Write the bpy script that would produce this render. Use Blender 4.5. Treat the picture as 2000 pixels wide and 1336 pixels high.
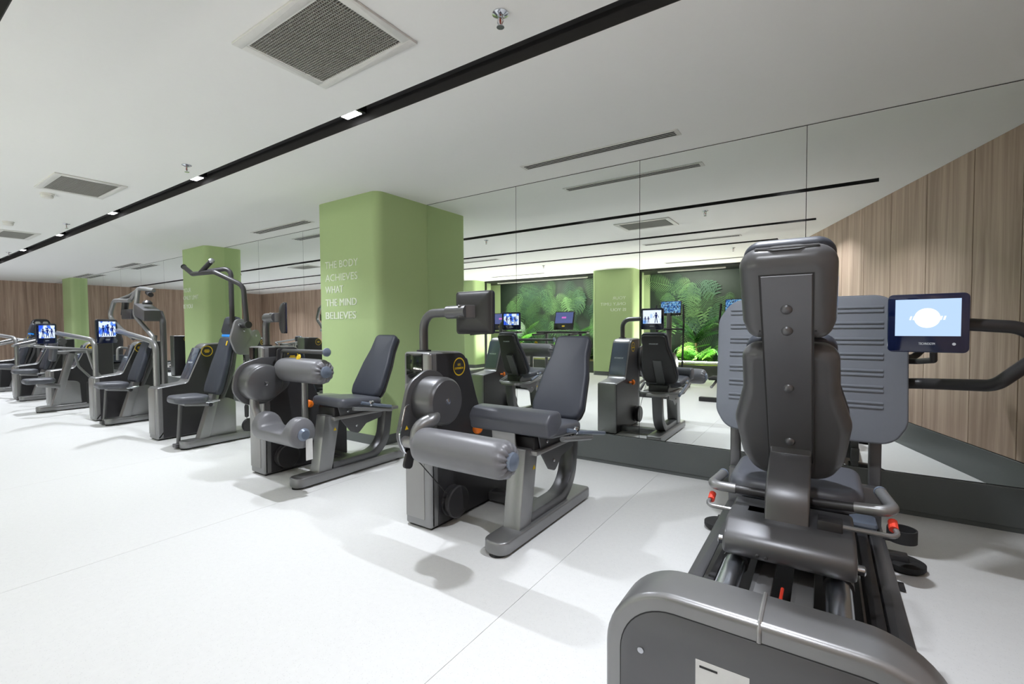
import bpy, bmesh, math, random
from mathutils import Vector, Matrix
random.seed(7)
PI = math.pi
SC = bpy.context.scene
C = SC.collection
for o in list(bpy.data.objects):
    bpy.data.objects.remove(o)

# ------------------------------------------------------------------ camera
F_PX, YAW, PITCH, ROLL, CAM_H = 903.2, .5933, -.0324, -.0064, 1.2
def cam_basis():
    cy, sy = math.cos(YAW), math.sin(YAW)
    f = Vector((-sy*math.cos(PITCH), cy*math.cos(PITCH), math.sin(PITCH)))
    r = Vector((cy, sy, 0)); u = r.cross(f)
    c, s = math.cos(ROLL), math.sin(ROLL)
    return c*r+s*u, -s*r+c*u, f
_r, _u, _f = cam_basis()
cd = bpy.data.cameras.new('camera'); cd.sensor_width = 36; cd.lens = 36*F_PX/2000
cd.clip_start = .02; cd.clip_end = 80
cam = bpy.data.objects.new('camera', cd); C.objects.link(cam)
cam.matrix_world = Matrix(((_r.x, _u.x, -_f.x, 0), (_r.y, _u.y, -_f.y, 0), (_r.z, _u.z, -_f.z, CAM_H), (0, 0, 0, 1)))
SC.camera = cam

# ------------------------------------------------------------------ world, exposure
w = bpy.data.worlds.new('world'); SC.world = w; w.use_nodes = True
w.node_tree.nodes['Background'].inputs[0].default_value = (.5, .5, .5, 1)
w.node_tree.nodes['Background'].inputs[1].default_value = .02
SC.view_settings.view_transform = 'Standard'
SC.view_settings.look = 'None'
SC.view_settings.gamma = 1
SC.view_settings.use_curve_mapping = False
SC.view_settings.exposure = -0.15
LED_W = 16.5           # watt of one ceiling LED module
GROW_W = 125.0          # watt of one planter lamp
try:
    SC.cycles.use_denoising = True
    SC.cycles.max_bounces = 9; SC.cycles.diffuse_bounces = 4; SC.cycles.glossy_bounces = 6
    SC.cycles.sample_clamp_indirect = 20
except Exception:
    pass

# room measures (metres; x along the mirror, y towards it, camera above the origin)
YM, ZC, XL = 3.796, 2.57, -18.7
YB, YW = -3.5, -2.2            # planter front plane, wooden part of the rear wall
XJ = -12.5                     # where the rear wall steps back
def wall_x(y): return .12+.335*y     # the oblique wooden wall on the right

# ------------------------------------------------------------------ materials
MATS = {}
def lin(c):
    return tuple((v/255/12.92 if v/255 <= .04045 else ((v/255+.055)/1.055)**2.4) for v in c)
def mat(name, rgb, rough=.5, metal=0., var=.06, scale=30., bump=0., bscale=200., emit=None, estr=0., spec=.5, coat=0.):
    """principled material with a slight procedural tone variation and fine relief"""
    m = bpy.data.materials.new(name); m.use_nodes = True
    nt = m.node_tree; N = nt.nodes; L = nt.links; p = N['Principled BSDF']
    col = lin(rgb)
    tc = N.new('ShaderNodeTexCoord')
    nz = N.new('ShaderNodeTexNoise'); nz.inputs['Scale'].default_value = scale; nz.inputs['Detail'].default_value = 3
    L.new(tc.outputs['Object'], nz.inputs['Vector'])
    mx = N.new('ShaderNodeMix'); mx.data_type = 'RGBA'
    mx.inputs[6].default_value = tuple(v*(1-var) for v in col)+(1,)
    mx.inputs[7].default_value = tuple(min(1, v*(1+var)) for v in col)+(1,)
    L.new(nz.outputs['Fac'], mx.inputs[0]); L.new(mx.outputs[2], p.inputs['Base Color'])
    p.inputs['Roughness'].default_value = rough; p.inputs['Metallic'].default_value = metal
    p.inputs['Specular IOR Level'].default_value = spec
    if coat: p.inputs['Coat Weight'].default_value = coat; p.inputs['Coat Roughness'].default_value = .08
    if bump:
        n2 = N.new('ShaderNodeTexNoise'); n2.inputs['Scale'].default_value = bscale; n2.inputs['Detail'].default_value = 2
        L.new(tc.outputs['Object'], n2.inputs['Vector'])
        b = N.new('ShaderNodeBump'); b.inputs['Strength'].default_value = bump; b.inputs['Distance'].default_value = .002
        L.new(n2.outputs['Fac'], b.inputs['Height']); L.new(b.outputs['Normal'], p.inputs['Normal'])
    if emit:
        p.inputs['Emission Color'].default_value = lin(emit)+(1,); p.inputs['Emission Strength'].default_value = estr
    MATS[name] = m
    return m

mat('ceiling_paint', (242, 242, 240), .9, var=.01, bump=.05)
mat('green_paint', (178, 200, 144), .75, var=.015, bump=.06)
mat('white_letter', (228, 236, 218), .6)
mat('skirting_grey', (98, 102, 101), .35, metal=.3, var=.03)
mat('channel_black', (50, 49, 49), .7)
mat('grille_white', (222, 221, 217), .6)
mat('grille_grey', (168, 168, 163), .6)
mat('slot_dark', (45, 45, 46), .8)
mat('graphite', (138, 138, 139), .34, metal=.65, var=.03, bump=.04, bscale=600)
mat('graphite_dark', (100, 100, 102), .36, metal=.6, var=.03, bump=.04, bscale=600)
mat('silver_panel', (150, 149, 148), .38, metal=.6, var=.02)
mat('black_plastic', (44, 43, 45), .42, var=.05, bump=.08, bscale=500)
mat('shell_plastic', (80, 80, 82), .30, var=.04, bump=.03, bscale=500)
mat('black_gloss', (24, 25, 28), .08, coat=.5)
mat('panel_gloss', (92, 103, 122), .16, metal=.45, coat=.5)
mat('vinyl', (80, 82, 89), .38, var=.05, bump=.12, bscale=350)
mat('vinyl_dark', (46, 50, 60), .5, var=.05, bump=.12, bscale=350)  # darker copy of vinyl: shade put into the backrest colour; racing seat too
mat('vinyl_lit', (108, 108, 112), .36, var=.05, bump=.12, bscale=350)  # same vinyl lightened: overhead light on the rolls put into the colour
mat('rubber', (36, 36, 37), .75, bump=.1)
mat('rubber_plate', (112, 117, 126), .6, var=.04, bump=.08)
mat('chrome', (214, 216, 222), .08, metal=1)
mat('tube_chrome', (226, 231, 240), .25, metal=1)
mat('steel_bolt', (180, 182, 186), .22, metal=1)
mat('cap_blue_grey', (112, 122, 138), .3, metal=.3)
mat('orange_plastic', (240, 120, 20), .35)
mat('yellow_print', (222, 186, 30), .5)
mat('red_plastic', (216, 66, 48), .4)
mat('pale_print', (196, 202, 206), .4)
mat('sticker_white', (214, 214, 212), .5)
mat('sprinkler_red', (150, 60, 45), .4)
mat('white_plastic', (226, 224, 218), .5)
mat('blue_glow_trim', (40, 130, 215), .35, emit=(40, 140, 235), estr=.5)  # emission stands in for blue screen light on the headrest edge; head bands share it
mat('led_lens', (255, 255, 255), .4, emit=(250, 248, 255), estr=9)
mat('screen_frame', (14, 24, 58), .08, coat=.6)
mat('frame_dark', (30, 32, 30), .5)
mat('plinth', (70, 74, 70), .4, metal=.2)
mat('soil', (150, 128, 92), .95, var=.3, scale=60, bump=.6, bscale=60)
mat('stem_brown', (120, 104, 66), .8, var=.2)
for i, c in enumerate(((70, 130, 40), (104, 164, 62), (44, 96, 40), (132, 186, 92), (58, 112, 66))):
    mat('leaf_%d' % i, c, .45, var=.18, scale=14)

for i, c in enumerate(((34, 48, 36), (74, 108, 66), (108, 146, 90), (56, 88, 64))):
    mat('print_%d' % i, c, .6, var=.25, scale=6)

def wood_mat():
    m = bpy.data.materials.new('wood_panel'); m.use_nodes = True; MATS['wood_panel'] = m
    nt = m.node_tree; N = nt.nodes; L = nt.links; p = N['Principled BSDF']
    tc = N.new('ShaderNodeTexCoord'); oi = N.new('ShaderNodeObjectInfo')
    mp = N.new('ShaderNodeMapping'); mp.inputs['Scale'].default_value = (9, 9, .35)
    L.new(tc.outputs['Object'], mp.inputs['Vector'])
    ad = N.new('ShaderNodeVectorMath'); ad.operation = 'ADD'
    mu = N.new('ShaderNodeMath'); mu.operation = 'MULTIPLY'; mu.inputs[1].default_value = 40
    L.new(oi.outputs['Random'], mu.inputs[0]); L.new(mp.outputs[0], ad.inputs[0]); L.new(mu.outputs[0], ad.inputs[1])
    n1 = N.new('ShaderNodeTexNoise'); n1.inputs['Scale'].default_value = 1.6; n1.inputs['Detail'].default_value = 7; n1.inputs['Roughness'].default_value = .62; n1.inputs['Distortion'].default_value = .6
    L.new(ad.outputs[0], n1.inputs['Vector'])
    r = N.new('ShaderNodeValToRGB'); e = r.color_ramp.elements
    e[0].position = .3; e[0].color = lin((150, 126, 110))+(1,)
    e[1].position = .72; e[1].color = lin((208, 184, 166))+(1,)
    k = r.color_ramp.elements.new(.5); k.color = lin((180, 155, 137))+(1,)
    L.new(n1.outputs['Fac'], r.inputs[0]); L.new(r.outputs[0], p.inputs['Base Color'])
    p.inputs['Roughness'].default_value = .5
    b = N.new('ShaderNodeBump'); b.inputs['Strength'].default_value = .15; b.inputs['Distance'].default_value = .002
    L.new(n1.outputs['Fac'], b.inputs['Height']); L.new(b.outputs['Normal'], p.inputs['Normal'])
wood_mat()

def floor_mat():
    m = bpy.data.materials.new('vinyl_floor'); m.use_nodes = True; MATS['vinyl_floor'] = m
    nt = m.node_tree; N = nt.nodes; L = nt.links; p = N['Principled BSDF']
    tc = N.new('ShaderNodeTexCoord')
    v = N.new('ShaderNodeTexVoronoi'); v.inputs['Scale'].default_value = 95
    L.new(tc.outputs['Object'], v.inputs['Vector'])
    r = N.new('ShaderNodeValToRGB'); e = r.color_ramp.elements
    e[0].position = .0; e[0].color = lin((190, 190, 189))+(1,)
    e[1].position = .22; e[1].color = lin((216, 216, 215))+(1,)
    L.new(v.outputs['Distance'], r.inputs[0])
    n = N.new('ShaderNodeTexNoise'); n.inputs['Scale'].default_value = 40; n.inputs['Detail'].default_value = 4
    L.new(tc.outputs['Object'], n.inputs['Vector'])
    r2 = N.new('ShaderNodeValToRGB'); r2.color_ramp.elements[0].color = (.92, .92, .92, 1); r2.color_ramp.elements[1].color = (1, 1, 1, 1)
    L.new(n.outputs['Fac'], r2.inputs[0])
    mx = N.new('ShaderNodeMix'); mx.data_type = 'RGBA'; mx.blend_type = 'MULTIPLY'; mx.inputs[0].default_value = 1
    L.new(r.outputs[0], mx.inputs[6]); L.new(r2.outputs[0], mx.inputs[7]); L.new(mx.outputs[2], p.inputs['Base Color'])
    p.inputs['Roughness'].default_value = .55; p.inputs['Specular IOR Level'].default_value = .3
floor_mat()

def mirror_mat():
    m = bpy.data.materials.new('mirror_glass'); m.use_nodes = True; MATS['mirror_glass'] = m
    p = m.node_tree.nodes['Principled BSDF']
    p.inputs['Base Color'].default_value = (.90, .93, .905, 1); p.inputs['Metallic'].default_value = 1; p.inputs['Roughness'].default_value = 0
mirror_mat()

def screen_mat(name, cols, scale, seed, strength):
    """lit display: patches of colour with hard borders, as a picture on a screen"""
    m = bpy.data.materials.new(name); m.use_nodes = True; MATS[name] = m
    nt = m.node_tree; N = nt.nodes; L = nt.links; p = N['Principled BSDF']
    tc = N.new('ShaderNodeTexCoord'); mp = N.new('ShaderNodeMapping'); mp.inputs['Location'].default_value = (seed, seed*.7, seed*.3)
    n = N.new('ShaderNodeTexNoise'); n.inputs['Scale'].default_value = scale; n.inputs['Detail'].default_value = 1.5
    L.new(tc.outputs['Object'], mp.inputs[0]); L.new(mp.outputs[0], n.inputs['Vector'])
    r = N.new('ShaderNodeValToRGB'); r.color_ramp.interpolation = 'CONSTANT'
    e = r.color_ramp.elements
    e[0].position = 0; e[0].color = lin(cols[0][1])+(1,)
    e[1].position = cols[1][0]; e[1].color = lin(cols[1][1])+(1,)
    for pos, c in cols[2:]:
        k = e.new(pos); k.color = lin(c)+(1,)
    L.new(n.outputs['Fac'], r.inputs[0])
    p.inputs['Base Color'].default_value = (.02, .02, .03, 1); p.inputs['Roughness'].default_value = .15
    L.new(r.outputs[0], p.inputs['Emission Color']); p.inputs['Emission Strength'].default_value = strength
screen_mat('screen_figure', ((0, (120, 170, 245)), (.36, (190, 215, 250)), (.44, (236, 244, 255))), 9, 2.3, 1.25)
screen_mat('screen_blue', ((0, (40, 90, 235)), (.40, (90, 140, 245)), (.47, (220, 234, 255)), (.66, (70, 120, 240))), 11, 5.1, 1.25)
mat('screen_ink', (10, 18, 52), .2, emit=(18, 40, 130), estr=.6)
screen_mat('screen_tiles', ((0, (30, 60, 120)), (.42, (60, 130, 200)), (.52, (150, 205, 240)), (.6, (30, 50, 90))), 22, 9.7, .9)
screen_mat('screen_violet', ((0, (70, 76, 130)), (.3, (96, 108, 170)), (.62, (110, 122, 186))), 3, 1.7, .8)
mat('screen_white', (20, 22, 26), .2, emit=(188, 218, 250), estr=1.15)
mat('screen_disc', (30, 30, 32), .2, emit=(248, 252, 255), estr=1.5)
mat('screen_pink', (30, 20, 30), .3, emit=(235, 120, 225), estr=.9)

# ------------------------------------------------------------------ mesh helpers
FX = lambda x=0: (Vector((x, 0, 0)), Vector((0, 1, 0)), Vector((0, 0, 1)), Vector((1, 0, 0)))   # (u,v)=(y,z), depth along x
FY = lambda y=0: (Vector((0, y, 0)), Vector((1, 0, 0)), Vector((0, 0, 1)), Vector((0, -1, 0)))  # (u,v)=(x,z), depth along -y
FZ = lambda z=0: (Vector((0, 0, z)), Vector((1, 0, 0)), Vector((0, 1, 0)), Vector((0, 0, 1)))   # (u,v)=(x,y), depth along z

def rp(pts, n=5):
    """polygon with rounded corners: points are (u, v[, radius])"""
    out = []
    L = len(pts)
    for i, p in enumerate(pts):
        c = Vector(p[:2]); r = p[2] if len(p) > 2 else 0
        if r <= 0: out.append(c); continue
        a = (Vector(pts[i-1][:2])-c); b = (Vector(pts[(i+1) % L][:2])-c)
        la, lb = a.length, b.length; a.normalize(); b.normalize()
        ang = math.acos(max(-1, min(1, a.dot(b))))
        if ang > PI-.02: out.append(c); continue
        t = min(r/math.tan(ang/2), la*.49, lb*.49); rr = t*math.tan(ang/2)
        m = (a+b).normalized()*(rr/math.sin(ang/2))+c
        s = c+a*t-m; e = c+b*t-m
        a0 = math.atan2(s.y, s.x); a1 = math.atan2(e.y, e.x); d = a1-a0
        while d > PI: d -= 2*PI
        while d < -PI: d += 2*PI
        for k in range(n+1):
            q = a0+d*k/n; out.append(m+Vector((math.cos(q), math.sin(q)))*rr)
    return out
def rrect(u0, u1, v0, v1, r, n=5): return rp([(u0, v0, r), (u1, v0, r), (u1, v1, r), (u0, v1, r)], n)
def circ(u, v, r, n=28): return [Vector((u+r*math.cos(2*PI*k/n), v+r*math.sin(2*PI*k/n))) for k in range(n)]
def offset(pts, d):
    n = len(pts); out = []
    for i in range(n):
        p0, p1, p2 = pts[i-1], pts[i], pts[(i+1) % n]
        e1 = p1-p0; e2 = p2-p1
        if e1.length < 1e-7: e1 = e2
        if e2.length < 1e-7: e2 = e1
        n1 = Vector((-e1.y, e1.x)).normalized(); n2 = Vector((-e2.y, e2.x)).normalized()
        m = n1+n2
        if m.length < 1e-6: m = n1
        m.normalize(); k = max(.45, m.dot(n1))
        out.append(p1+m*(d/k))
    return out
def band(path, t, n=6):
    """closed outline of a bent strip: path of (u, v[, fillet]) with thickness t"""
    pts = fil([(p[0], p[1], 0) if len(p) < 3 else (p[0], p[1], 0, p[2]) for p in path], n)
    pts = [Vector((p.x, p.y)) for p in pts]
    A, B = [], []
    for i, p in enumerate(pts):
        d = (pts[min(i+1, len(pts)-1)]-pts[max(i-1, 0)]).normalized(); nn = Vector((-d.y, d.x))
        A.append(p+nn*t/2); B.append(p-nn*t/2)
    return B+A[::-1]
def fil(path, n=6):
    """3D polyline with rounded corners: points are (x, y, z[, radius])"""
    out = []; L = len(path)
    for i, p in enumerate(path):
        c = Vector(p[:3]); r = p[3] if len(p) > 3 else 0
        if r <= 0 or i in (0, L-1): out.append(c); continue
        a = Vector(path[i-1][:3])-c; b = Vector(path[i+1][:3])-c
        la, lb = a.length, b.length; a.normalize(); b.normalize()
        ang = math.acos(max(-1, min(1, a.dot(b))))
        if ang > PI-.02: out.append(c); continue
        t = min(r/math.tan(ang/2), la*.48, lb*.48); rr = t*math.tan(ang/2)
        m = c+(a+b).normalized()*(rr/math.sin(ang/2))
        s = (c+a*t-m); e = (c+b*t-m); tot = PI-ang
        for k in range(n+1):
            f = k/n
            out.append(m+(s*math.sin((1-f)*tot)+e*math.sin(f*tot))/math.sin(tot))
    return out

class G:
    """collects geometry for ONE mesh object"""
    def __init__(s): s.v = []; s.f = []
    def prism(s, pts, a0, a1, fr, r=0., seg=3, crown=0.):
        O, U, V, N = fr
        pts = [Vector(p[:2]) for p in pts]
        ar = sum(pts[i-1].x*pts[i].y-pts[i].x*pts[i-1].y for i in range(len(pts)))
        if ar < 0: pts = pts[::-1]
        if a1 < a0: a0, a1 = a1, a0
        hand = U.cross(V).dot(N)
        r = min(r, (a1-a0)*.49)
        rings = []
        if r > 0:
            for k in range(seg+1):
                q = k/seg*PI/2; rings.append((r*(1-math.sin(q)), a0+r*(1-math.cos(q))))
            for k in range(seg+1):
                q = PI/2-k/seg*PI/2; rings.append((r*(1-math.sin(q)), a1-r*(1-math.cos(q))))
        else: rings = [(0, a0), (0, a1)]
        n = len(pts); b = len(s.v)
        for ins, d in rings:
            pp = offset(pts, ins) if ins > 1e-9 else pts
            s.v += [O+U*p.x+V*p.y+N*d for p in pp]
        def face(l): s.f.append(l if hand > 0 else l[::-1])
        for k in range(len(rings)-1):
            for i in range(n):
                j = (i+1) % n
                face([b+k*n+i, b+k*n+j, b+(k+1)*n+j, b+(k+1)*n+i])
        last = b+(len(rings)-1)*n
        if crown:
            c2 = sum(pts, Vector((0, 0)))/n
            pr = last
            for q, h in ((.55, .8), (.2, .98)):
                base = len(s.v)
                pp = offset(pts, rings[-1][0])
                s.v += [O+U*(c2.x+(p.x-c2.x)*q)+V*(c2.y+(p.y-c2.y)*q)+N*(a1+crown*h) for p in pp]
                for i in range(n):
                    j = (i+1) % n; face([pr+i, pr+j, base+j, base+i])
                pr = base
            face([pr+i for i in range(n)])
        else: face([last+i for i in range(n)])
        face([b+i for i in range(n)][::-1])
        return s
    def box(s, x0, x1, y0, y1, z0, z1, r=0., seg=2):
        if r <= 0: return s.prism([(x0, y0), (x1, y0), (x1, y1), (x0, y1)], z0, z1, FZ())
        return s.prism(rrect(x0, x1, y0, y1, r, 3), z0, z1, FZ(), r, seg)
    def tube(s, path, r, n=6, seg=14, cap=True):
        P = fil(path, n)
        q = [P[0]]
        for p in P[1:]:
            if (p-q[-1]).length > 1e-5: q.append(p)
        P = q; m = len(P)
        T = [(P[min(i+1, m-1)]-P[max(i-1, 0)]).normalized() for i in range(m)]
        a = Vector((0, 0, 1)) if abs(T[0].z) < .9 else Vector((1, 0, 0))
        U = T[0].cross(a).normalized(); b = len(s.v)
        for i in range(m):
            if i: U = (U-T[i]*U.dot(T[i])).normalized()
            W = T[i].cross(U); rr = r[min(i*len(r)//m, len(r)-1)] if isinstance(r, (list, tuple)) else r
            s.v += [P[i]+(U*math.cos(2*PI*k/seg)+W*math.sin(2*PI*k/seg))*rr for k in range(seg)]
        for i in range(m-1):
            for k in range(seg):
                j = (k+1) % seg
                s.f.append([b+i*seg+k, b+i*seg+j, b+(i+1)*seg+j, b+(i+1)*seg+k])
        if cap:
            s.f.append([b+k for k in range(seg)][::-1]); s.f.append([b+(m-1)*seg+k for k in range(seg)])
        return s
    def lathe(s, prof, O, A, seg=32, ripple=None):
        """prof = (radius, height) along the axis A from O"""
        O = Vector(O); A = Vector(A).normalized()
        a = Vector((0, 0, 1)) if abs(A.z) < .9 else Vector((1, 0, 0))
        U = A.cross(a).normalized(); W = A.cross(U); b = len(s.v); m = len(prof)
        for i, (r, h) in enumerate(prof):
            for k in range(seg):
                q = 2*PI*k/seg; rr = r
                hh = h
                if ripple: rr, hh = ripple(i, q, r, h)
                s.v.append(O+A*hh+(U*math.cos(q)+W*math.sin(q))*rr)
        for i in range(m-1):
            for k in range(seg):
                j = (k+1) % seg
                s.f.append([b+i*seg+k, b+i*seg+j, b+(i+1)*seg+j, b+(i+1)*seg+k])
        s.f.append([b+k for k in range(seg)][::-1]); s.f.append([b+(m-1)*seg+k for k in range(seg)])
        return s
    def ball(s, c, r, seg=12):
        return s.lathe([(max(1e-4, r*math.sin(PI*k/8)), -r*math.cos(PI*k/8)) for k in range(9)], c, (0, 0, 1), seg)
    def raw(s, v, f):
        b = len(s.v); s.v += [Vector(p) for p in v]; s.f += [[b+i for i in q] for q in f]; return s

def obj(name, g, m, parent=None, org=Vector((0, 0, 0)), smooth=35, label=None):
    me = bpy.data.meshes.new(name)
    me.from_pydata([tuple(Vector(p)-org) for p in g.v], [], g.f); me.update()
    me.materials.append(MATS[m])
    if smooth:
        me.shade_smooth(); me.set_sharp_from_angle(angle=math.radians(smooth))
    o = bpy.data.objects.new(name, me); C.objects.link(o)
    if parent is not None: o.parent = parent
    else: o.location = org
    if label: o['label'] = label
    return o
def tag(o, label, cat, group=None):
    o['label'] = label; o['category'] = cat
    if group: o['group'] = group
    return o
class Thing:
    """an Empty at the base of a thing; parts are given in world coordinates"""
    def __init__(s, name, loc, label, cat, group=None):
        s.o = bpy.data.objects.new(name, None); C.objects.link(s.o); s.o.location = loc; s.o.empty_display_size = .1
        s.org = Vector(loc); tag(s.o, label, cat, group)
    def part(s, name, g, m, sub=None, smooth=35, label=None):
        return obj(name, g, m, sub if sub is not None else s.o, s.org, smooth, label)
def struct(name, g, m, smooth=0, org=Vector((0, 0, 0))):
    o = obj(name, g, m, None, Vector(org), smooth); o['kind'] = 'structure'; return o
def text_geo(txt, O, U, V, cap, width=None, bold=0., thick=.004, mirror=False):
    """letters as thin solid geometry standing on the plane O,U,V"""
    cu = bpy.data.curves.new('lettering', 'FONT'); cu.body = txt; cu.size = 1; cu.resolution_u = 3
    cu.extrude = .02
    t = bpy.data.objects.new('lettering', cu); C.objects.link(t)
    dg = bpy.context.evaluated_depsgraph_get(); dg.update()
    me = bpy.data.meshes.new_from_object(t.evaluated_get(dg))
    bpy.data.objects.remove(t)
    xs = [v.co.x for v in me.vertices]; ys = [v.co.y for v in me.vertices]
    x0, x1, y1 = min(xs), max(xs), max(ys)
    sy = cap/max(.01, y1); sx = width/(x1-x0) if width else sy*.92
    N = Vector(U).cross(Vector(V)); g = G()
    for k, sh in enumerate((-bold, bold*.35, bold) if bold else (0,)):      # bold strokes: copies set side by side
        b = len(g.v); th = thick*(1+.06*k)
        for v in me.vertices: g.v.append(Vector(O)+Vector(U)*((v.co.x-x0+sh)*sx)+Vector(V)*(v.co.y*sy)+N*(th/2+v.co.z/.02*th/2))
        g.f += [[b+i for i in p.vertices] for p in me.polygons]
    bpy.data.meshes.remove(me)
    return g

# ================================================================== ROOM
# floor: dark screed with light vinyl sheets laid on it, thin joints between the sheets
rm = [(XL, YW), (XJ, YW), (XJ, YB), (wall_x(YB), YB), (wall_x(YM), YM), (XL, YM)]
floor = struct('floor', G().prism([Vector(p) for p in rm], -.12, -.006, FZ()), 'skirting_grey')
edges = [XL]+[x for x in (-17.1, -15.1, -13.1, -11.1, -9.1, -7.1, -5.1, -3.1, -1.1)]+[9]
for i in range(len(edges)-1):
    a, b = edges[i]+.001, edges[i+1]-.001
    lo = YW if b < XJ+.1 else YB
    if a < XJ < b:
        pts = [(a, YW), (XJ, YW), (XJ, YB), (b, YB), (b, YM), (a, YM)]
    elif b > 5: pts = [(a, YB), (wall_x(YB), YB), (wall_x(YM), YM), (a, YM)]
    elif b > wall_x(YB): pts = [(a, YB), (min(b, wall_x(YB)), YB), (b, (b-.12)/.335), (b, YM), (a, YM)]
    else: pts = [(a, lo), (b, lo), (b, YM), (a, YM)]
    obj('vinyl_sheet', G().prism([Vector(p) for p in pts], -.006, 0, FZ()), 'vinyl_floor', floor, smooth=0)

# ceiling in strips between the three recessed light channels
CH = [(1.905, 2.055, .42), (.325, .475, -.10), (-.975, -.825, -.62)]   # y0, y1, right end x
g = G(); ZT = ZC+.12
def cslab(x0, x1f, y0, y1):
    g.prism([Vector(p) for p in ((x0, y0), (x1f(y0), y0), (x1f(y1), y1), (x0, y1))], ZC, ZT, FZ())
cslab(XL, wall_x, 2.055, YM); cslab(XL, wall_x, .475, 1.905); cslab(XL, wall_x, -.825, .325)
cslab(XL, wall_x, YW, -.975); cslab(XJ, wall_x, YB, YW)
for y0, y1, xe in CH: g.prism([Vector(p) for p in ((xe, y0), (wall_x(y0), y0), (wall_x(y1), y1), (xe, y1))], ZC, ZT, FZ())
struct('ceiling', g, 'ceiling_paint')
for i, (y0, y1, xe) in enumerate(CH):
    q = G().prism([(y0, ZC+.001), (y0+.004, ZC+.001), (y0+.004, ZC+.08), (y1-.004, ZC+.08), (y1-.004, ZC+.001), (y1, ZC+.001), (y1, ZC+.1), (y0, ZC+.1)], XL, xe, FX())
    struct('trim_%d' % (i+1), q, 'channel_black')

# LED modules in the channels: each a lamp of its own with five small lenses
CHN = ('closest to the mirror', 'in the middle of the ceiling', 'closest to the planted recesses')
def led(x, yc, ci, pw):
    t = Thing('ceiling_light', (x, yc, ZC+.03), 'small LED module in the dark light channel '+CHN[ci], 'ceiling light', 'LED modules in the channel '+CHN[ci])
    t.part('housing', G().box(x-.10, x+.10, yc-.045, yc+.045, ZC+.034, ZC+.08, .004), 'black_gloss')
    for k in range(5):
        for j in (-1, 1):
            t.part('lens', G().box(x-.072+k*.030, x-.072+k*.030+.024, yc+j*.015-.011, yc+j*.015+.011, ZC+.030, ZC+.034), 'led_lens', smooth=0)
    l = bpy.data.lights.new('led_light', 'AREA'); l.shape = 'RECTANGLE'; l.size = .15; l.size_y = .034; l.energy = LED_W*pw; l.color = (.93, .97, 1.04); l.spread = math.radians(120)
    lo = bpy.data.objects.new('led_light', l); C.objects.link(lo); lo.parent = t.o; lo.location = (0, 0, -.001)
for ci, (y0, y1, xe) in enumerate(CH):
    yc = (y0+y1)/2
    for k in range(9):
        x = -2.6-2.27*(k-1)
        if XL+.3 < x < xe-.2: led(x, yc, ci, ((1.5, (1.25 if k == 0 else .28), .5) if k < 6 else (1.5, 1.4, 1.4))[ci])     # the two rear channels are dimmed near the machines

# mirror wall: tall panels over a dark base board, masonry behind
struct('wall_back', G().prism([Vector(p) for p in ((XL, YM+.008), (wall_x(YM)+.1, YM+.008), (wall_x(YM)+.1, YM+.16), (XL, YM+.16))], 0, ZT, FZ()), 'ceiling_paint')
mw = struct('wall_mirror', G().box(XL, wall_x(YM)+.02, YM+.004, YM+.008, .255, ZC), 'slot_dark')
xs = [wall_x(YM)-.01, -.112, -1.275, -2.503, -3.70]
while xs[-1] > XL+1.3: xs.append(xs[-1]-1.2)
xs.append(XL)
for i in range(len(xs)-1):
    obj('mirror_panel', G().box(xs[i+1]+.002, xs[i]-.002, YM-.001, YM+.004, .262, ZC-.006), 'mirror_glass', mw, smooth=0)
sk = G().box(XL, wall_x(YM)-.005, YM-.022, YM+.004, .03, .258, .003); sk.box(XL, wall_x(YM)-.005, YM-.012, YM, 0, .03)
struct('baseboard_back', sk, 'skirting_grey')

# oblique wooden wall on the right, made of tall boards with open joints
ang = math.atan2(1, .335)
dirw = Vector((.335, 1, 0)).normalized(); nw = Vector((-dirw.y, dirw.x, 0))
p0 = Vector((wall_x(YB-1), YB-1, 0)); p1 = Vector((wall_x(YM), YM, 0)); LW = (p1-p0).length
FW = (p0, dirw, Vector((0, 0, 1)), nw)      # u along the wall, v up, depth towards the room
wr = struct('wall_right', G().prism([(0, 0), (LW+.1, 0), (LW+.1, ZT), (0, ZT)], -.14, -.012, FW), 'slot_dark')
ys = [2.984, 2.519, 1.93, 1.337, .767, .18, -.4, -1, -1.6, -2.2, -2.8, -3.4, -4.0, YB-1]
us = [LW]+[(Vector((wall_x(y), y, 0))-p0).dot(dirw) for y in ys]
for i in range(len(us)-1):
    a, b = us[i+1]+.0035, us[i]-.0035
    c = p0+dirw*((a+b)/2)
    obj('wood_board', G().prism([(a, .25), (b, .25), (b, ZC), (a, ZC)], -.012, 0, FW, .001, 1), 'wood_panel', wr, c, 0)
    wr.children[-1].location = c
struct('baseboard_right', G().prism([(0, 0), (LW, 0), (LW, .245), (0, .245)], -.012, .006, FW, .002, 1), 'skirting_grey')

# far left wall and the wooden part of the rear wall
wl = struct('wall_left', G().box(XL-.15, XL-.012, YW-.2, YM+.16, 0, ZT), 'slot_dark')
n = 10; dy = (YM-YW)/n
for i in range(n):
    c = Vector((XL, YW+(i+.5)*dy, 0))
    o = obj('wood_board', G().box(XL-.012, XL, YW+i*dy+.002, YW+(i+1)*dy-.002, .12, ZC), 'wood_panel', wl, c, 0); o.location = c
struct('baseboard_left', G().box(XL-.012, XL+.012, YW, YM, 0, .118, .003), 'skirting_grey')
wf = struct('wall_front', G().box(XL-.15, XJ, YW-.15, YW-.012, 0, ZT).box(XJ, XJ+.12, YB-1, YW-.15, 0, ZT), 'slot_dark')
n = 10; dx = (XJ-XL)/n
for i in range(n):
    c = Vector((XL+(i+.5)*dx, YW, 0))
    o = obj('wood_board', G().box(XL+i*dx+.002, XL+(i+1)*dx-.002, YW-.012, YW, .12, ZC), 'wood_panel', wf, c, 0); o.location = c
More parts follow.
